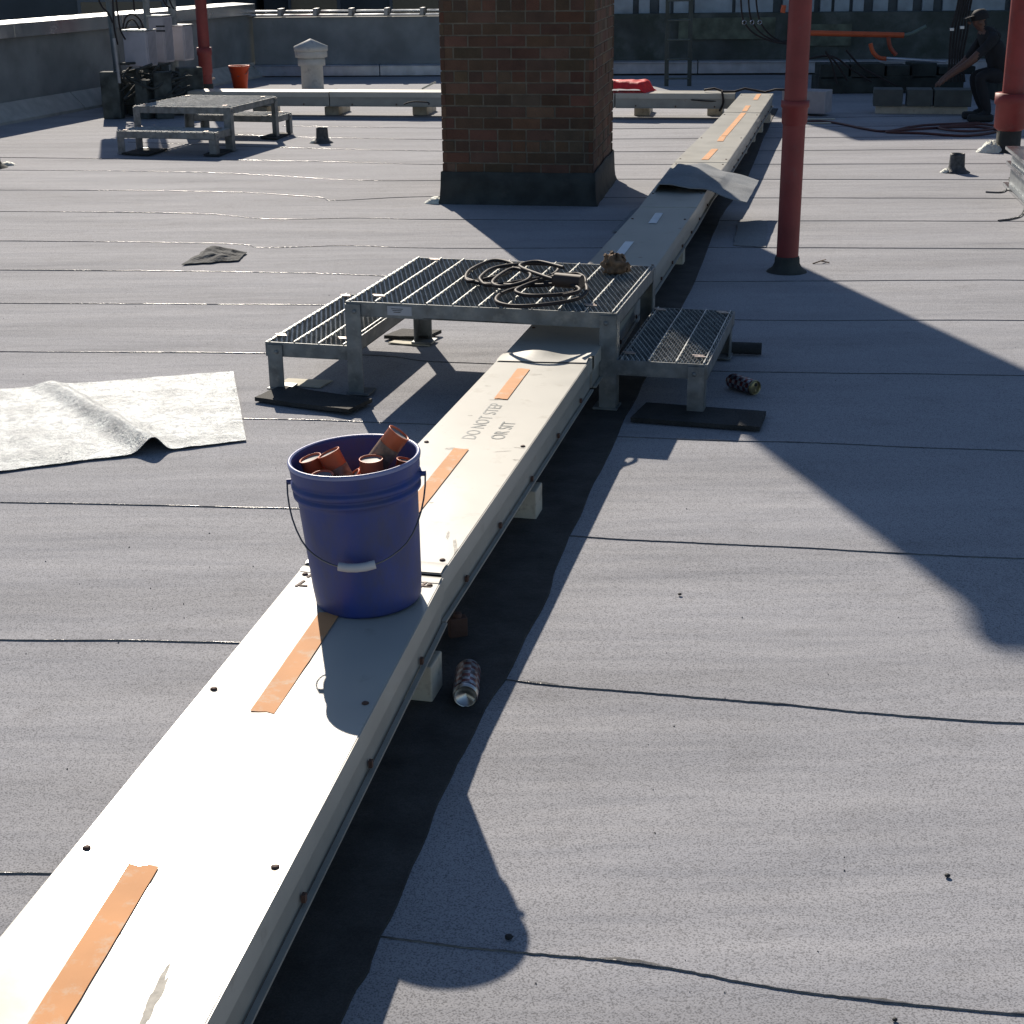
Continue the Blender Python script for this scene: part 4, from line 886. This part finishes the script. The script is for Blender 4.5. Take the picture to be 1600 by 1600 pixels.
mast(171, 190, 18.3, .045, 'leftmost dark steel mast carrying black cables', mat('mast_dark', (.14, .16, .17), .5, .5)); mast(228, 240, 18.75, .04, 'steel mast behind the tallest radio unit'); mast(268, 276, 19.2, .05, 'steel mast behind the rightmost radio unit')
for i, px in enumerate([[(176, -5), (178, 40), (184, 70)], [(181, -5), (184, 20), (188, 46), (196, 62)], [(150, -12), (158, 8), (170, 22), (176, 36)], [(192, 44), (196, 28), (206, 22), (218, 30), (224, 44)], [(196, 45), (200, 34), (208, 31), (214, 38), (218, 46)],
                        [(208, -5), (210, 18)], [(252, -8), (258, 6), (266, 12)], [(262, -8), (268, 8), (272, 14)]]):
    cable(px, 17.8+.05*i, .010, ['straight cable on the leftmost mast', 'second cable sweeping into the left radio unit', 'cable looping in from the left of the masts', 'large cable arch on top of the left radio unit', 'small cable arch on top of the left radio unit', 'short cable hanging above the left radio unit', 'cable dropping above the tallest radio unit', 'cable dropping beside the rightmost mast'][i], grp='black cables of the radio units')
for dx, w_, lb in ((0, .34, 'wide panel antenna high on the leftmost mast above the picture'), (.34, .10, 'narrow panel antenna high beside the leftmost mast above the picture')):
    mt_ = at(171, 0, Y=18.2); q = MB(); q.box((mt_.x+dx, 18.12, 1.9), (w_, .12, 1.0)); q.box((mt_.x+dx*.5, 18.22, 1.9), (dx+.06, .1, .05)); tag(q.build('antenna_panel', CAB, bevel=.015), lb, 'antenna')
# dark ballast frame & cable mass under the radios
bt = thing('ballast_frame', 'dark ballast frame full of cables below the radio units', 'ballast frame', at(235, 160))
q = MB(); bm_ = mat('ballast_dark', (.065, .075, .07), .85, var=.4, vscale=8)
for i in range(26):
    p = at(random.uniform(172, 300), 150, Y=random.uniform(17.9, 19.6)); hh = random.uniform(.15, .58); q.box((p.x, p.y, hh/2), (random.uniform(.12, .34), random.uniform(.12, .3), hh), rz=random.uniform(-.5, .5))
q.build('ballast_block', bm_, bt, bevel=.01)
q = MB()
for i in range(14):
    pts = [at(random.uniform(172, 300), random.uniform(95, 165), Y=random.uniform(17.7, 18.6)) for _ in range(4)]
    q.tube(cr([(p.x, p.y, max(.02, p.z)) for p in pts], 7), .014, 6)
q.build('cable_tangle', mat('dusty_black_cable', (.045, .05, .047), .8), bt)
# small pole left of mast
q = MB(); q.tube([at(178, 60, Y=17.75), at(187, 130, Y=17.75)], .018, 10); tag(q.build('grey_conduit', mat('conduit_grey', (.33, .33, .34), .5, .3)), 'thin light grey conduit strapped before the leftmost mast', 'conduit')
# hardware beside red bucket
rod([(318, 125), (336, 122)], 20.5, .012, 'short pale rod sticking out right of the distant red pipe', LUMB)
rod([(659, 139), (681, 128)], 20.5, .012, 'thin pale rod leaning left of the chimney behind the cross tray', LUMB)

# metal curb unit at right edge
ca_ = at(1576, 290); e1 = at(1660, 372) - ca_; e1.z = 0; e1n = e1.normalized(); nrm = Vector((-e1n.y, e1n.x, 0)); 
if nrm.x < 0: nrm = -nrm
fr_ = Matrix((e1n, nrm, Vector((0, 0, 1)))).transposed().to_4x4(); fr_.translation = ca_
cu = thing('metal_curb', 'silver sheet metal roof curb with bright ribs at the right edge', 'roof curb', ca_)
q = MB(fr_); q.span(0, 2.4, 0, .8, 0, .27); q.build('curb_body', mat('curb_metal', (.40, .43, .44), .4, .6, var=.15), cu, bevel=.008)
q = MB(fr_); q.span(-.01, 2.42, -.035, -.001, .16, .19); q.span(-.01, 2.42, -.045, -.001, .0, .025); q.span(-.02, 2.43, -.05, .85, .275, .30); q.build('rib', COPE, cu, bevel=.003)
q = MB(); q.tube(cr([at(1560, 345, .004), at(1580, 342, .004), at(1596, 336, .004), at(1603, 320, .004)]), .008, 6); q.tube(cr([at(1540, 300, .004), at(1566, 300, .004), at(1577, 290, .004), at(1577, 278, .004)]), .007, 6)
tag(q.build('sealant_bead', BITU), 'dark sealant bead curving around the foot of the metal curb', 'sealant')

q = MB(); A, B, C_, D_ = at(1146, 384), at(1197, 387), at(1199, 346), at(1155, 344)
q.grid(lambda u, v: (lambda p: (p.x+.012*nz(v*6, u*3), p.y+.012*nz(u*6, v*2), .0035))(A.lerp(B, u).lerp(D_.lerp(C_, u), v)), 12, 10); tag(q.build('roof_patch', roof_mat('patch_cap_sheet', (.34, .345, .35), .3), solid=.004), 'slightly darker rectangular membrane patch left of the main red pipe', 'roof patch')
q = MB()
for i in range(200):
    y_ = 1.9+abs(random.gauss(0, 3.2)); x_ = random.uniform(-.38, .40)*y_+.1; sz_ = random.choice((.0015, .002, .003, .004)) ; h_ = [random.uniform(.5, 1.3) for _ in range(5)]
    if y_ > 16 or abs(x_-(y_-3)*.235+.25) < .32: continue
    q.add([(x_+sz_*h_[k]*math.cos(k*1.257), y_+sz_*h_[k]*math.sin(k*1.257)*1.4, -.003) for k in range(5)]+[(x_, y_, sz_*.9-.001)], [(0, 1, 5), (1, 2, 5), (2, 3, 5), (3, 4, 5), (4, 0, 5)])
tag(q.build('grit', mat('loose_grit', (.16, .155, .15), .9, var=.5, vscale=9)), 'fine dark grit scattered over the open roof', 'grit', kind='stuff')
# twigs and debris
q = MB(); a = at(1270, 412); q.tube([a, a+Vector((.05, .02, .012)), a+Vector((.10, .01, .004))], .004, 5); q.tube([a+Vector((.05, .02, .012)), a+Vector((.09, .07, .01))], .003, 5); tag(q.build('twig', LEAF), 'small dry twig on the roof right of the main red pipe', 'twig')
for i, (x, y, s, lb) in enumerate(((1480, 1370, .006, 'tiny black pebble on the open roof at lower right'), (795, 1467, .008, 'tiny black pebble in the bucket shadow'), (1398, 1595, .005, 'tiny pebble at the bottom edge of the roof'), (1062, 930, .006, 'tiny dark pebble right of the long tray shadow'))):
    p = at(x, y); q = MB(); q.grid(lambda u, v: (p.x+s*(1+.3*nz(u*5, v*5, i))*math.cos(u*6.283)*math.sin(v*3.1416), p.y+s*math.sin(u*6.283)*math.sin(v*3.1416), s*.6+s*.6*math.cos(v*3.1416)), 8, 6); tag(q.build('pebble', BLKM), lb, 'pebble')
p = at(715, 974, .04); q = MB(); q.box((p.x, p.y, .03), (.05, .03, .06), rz=.3); q.lathe([(.012, 0), (.012, .012), (0, .012)], 10, (p.x, p.y, .06)); tag(q.build('clamp_foot', RUST, bevel=.003), 'small rusty clamp beside the tray just right of the bucket', 'clamp')

# ================================================================== WORKER
def skinned(name, verts, edges, mats, parent=None, root=0, pick=None, sub=2):
    me = bpy.data.meshes.new(name); me.from_pydata([v[:3] for v in verts], edges, []); o = bpy.data.objects.new(name, me); COL.objects.link(o)
    md = o.modifiers.new('k', 'SKIN'); md.use_smooth_shade = True; o.modifiers.new('u', 'SUBSURF').levels = sub
    for i, v in enumerate(verts):
        sv = me.skin_vertices[0].data[i]; sv.radius = (v[3], v[4] if len(v) > 4 else v[3]); sv.use_root = i == root
    bpy.context.view_layer.update(); dg = bpy.context.evaluated_depsgraph_get(); m2 = bpy.data.meshes.new_from_object(o.evaluated_get(dg)); bpy.data.objects.remove(o)
    m2.materials.clear()
    for q_ in mats: m2.materials.append(q_)
    for p_ in m2.polygons:
        p_.use_smooth = True
        if pick: p_.material_index = pick(p_.center)
    o = bpy.data.objects.new(name, m2); COL.objects.link(o); o.parent = parent; return o
wp = at(1545, 188); wk = thing('person', 'worker in dark clothes and black cap crouching and reaching down to the left', 'person', wp)
# local: -x = facing left, z up.  squat with torso pitched forward
V = [(.10, 0, .50, .15, .13), (.03, 0, .64, .145, .12), (-.06, 0, .79, .16, .13), (-.10, 0, .87, .10, .10), (-.155, 0, .93, .058), (-.20, -.0, 1.0, .088, .082), (-.215, 0, 1.06, .08, .075),
     (.06, -.11, .46, .095), (-.20, -.16, .46, .072), (-.06, -.15, .08, .048), (-.17, -.16, .035, .04), 
     (.06, .11, .46, .095), (-.17, .15, .44, .072), (-.03, .15, .08, .048), (-.14, .16, .035, .04),
     (-.08, -.19, .83, .062), (-.30, -.22, .62, .046), (-.50, -.17, .47, .030), (-.545, -.165, .43, .032),
     (-.08, .19, .83, .062), (-.24, .22, .58, .046), (-.46, .12, .44, .030), (-.505, .115, .40, .032)]
Eg = [(0, 1), (1, 2), (2, 3), (3, 4), (4, 5), (5, 6), (0, 7), (7, 8), (8, 9), (9, 10), (0, 11), (11, 12), (12, 13), (13, 14), (3, 15), (15, 16), (16, 17), (17, 18), (3, 19), (19, 20), (20, 21), (21, 22)]
for hx, hy, hz_, ip in ((-.545, -.165, .43, 18), (-.505, .115, .40, 22)):
    for k_, dy in enumerate((-.028, -.010, .009, .026)):
        n0 = len(V); ll = (.036, .044, .042, .034)[k_]; V += [(hx-.03, hy+dy, hz_-.02, .0095), (hx-.03-ll*.6, hy+dy*1.1, hz_-.02-ll*.5, .0085), (hx-.035-ll*.7, hy+dy*1.1, hz_-.02-ll*1.2, .0075)]; Eg += [(ip, n0), (n0, n0+1), (n0+1, n0+2)]
    n0 = len(V); V += [(hx+.0, hy+.03, hz_-.02, .011), (hx-.02, hy+.045, hz_-.055, .009)]; Eg += [(ip, n0), (n0, n0+1)]
V = [(v[0], v[1], v[2]+.01, *v[3:]) for v in V]
def pick(c):
    if c.x < -.16 and c.z > .885: return 1
    if c.x < -.25 and c.z < .72 and c.x < -.24 and abs(c.y) > .05 and c.z > .3 and not (abs(c.y) < .30 and c.z < .54 and c.x > -.34): return 1
    return 0
bd = skinned('person_body', V, Eg, [JACKET, SKIN], wk, pick=pick)
q = MB(Matrix.Translation(wp)); hc_ = Vector((-.205, 0, 1.05))
q.lathe([(0, .085), (.05, .078), (.083, .045), (.094, .0), (.094, -.02)], 20, hc_+Vector((.012, 0, 0)), Matrix.Rotation(R(-12), 4, 'Y')); q.box(hc_+Vector((-.11, 0, .0)), (.09, .13, .012), rot=Matrix.Rotation(R(-18), 4, 'Y')); q.build('cap', HAIR, wk)
q = MB(Matrix.Translation(wp)); 
q.lathe([(0, .02), (.012, .008), (.016, -.02)], 8, hc_+Vector((-.098, 0, -.055)), Matrix.Rotation(R(-70), 4, 'Y'))
for s in (-1, 1): q.lathe([(0, .006), (.018, .004), (.022, -.004)], 10, hc_+Vector((.0, s*.086, -.05)), Matrix.Rotation(R(90)*-s, 4, 'X'))
q.build('face_features', SKIN, wk)
q = MB(Matrix.Translation(wp))
for s in (-1, 1): q.lathe([(0, .004), (.008, .002), (.009, -.003)], 8, hc_+Vector((-.088, s*.03, -.035)), Matrix.Rotation(R(-90), 4, 'Y'))
q.box(hc_+Vector((-.085, 0, -.098)), (.01, .045, .006)); q.build('eyes_and_mouth', BLKM, wk)
for s in (-1, 1):
    q = MB(Matrix.Translation(wp)); q.box((-.14+(.03 if s > 0 else 0), s*.157, .04), (.27, .095, .08)); q.build('boot', BLKM, wk, bevel=.025)
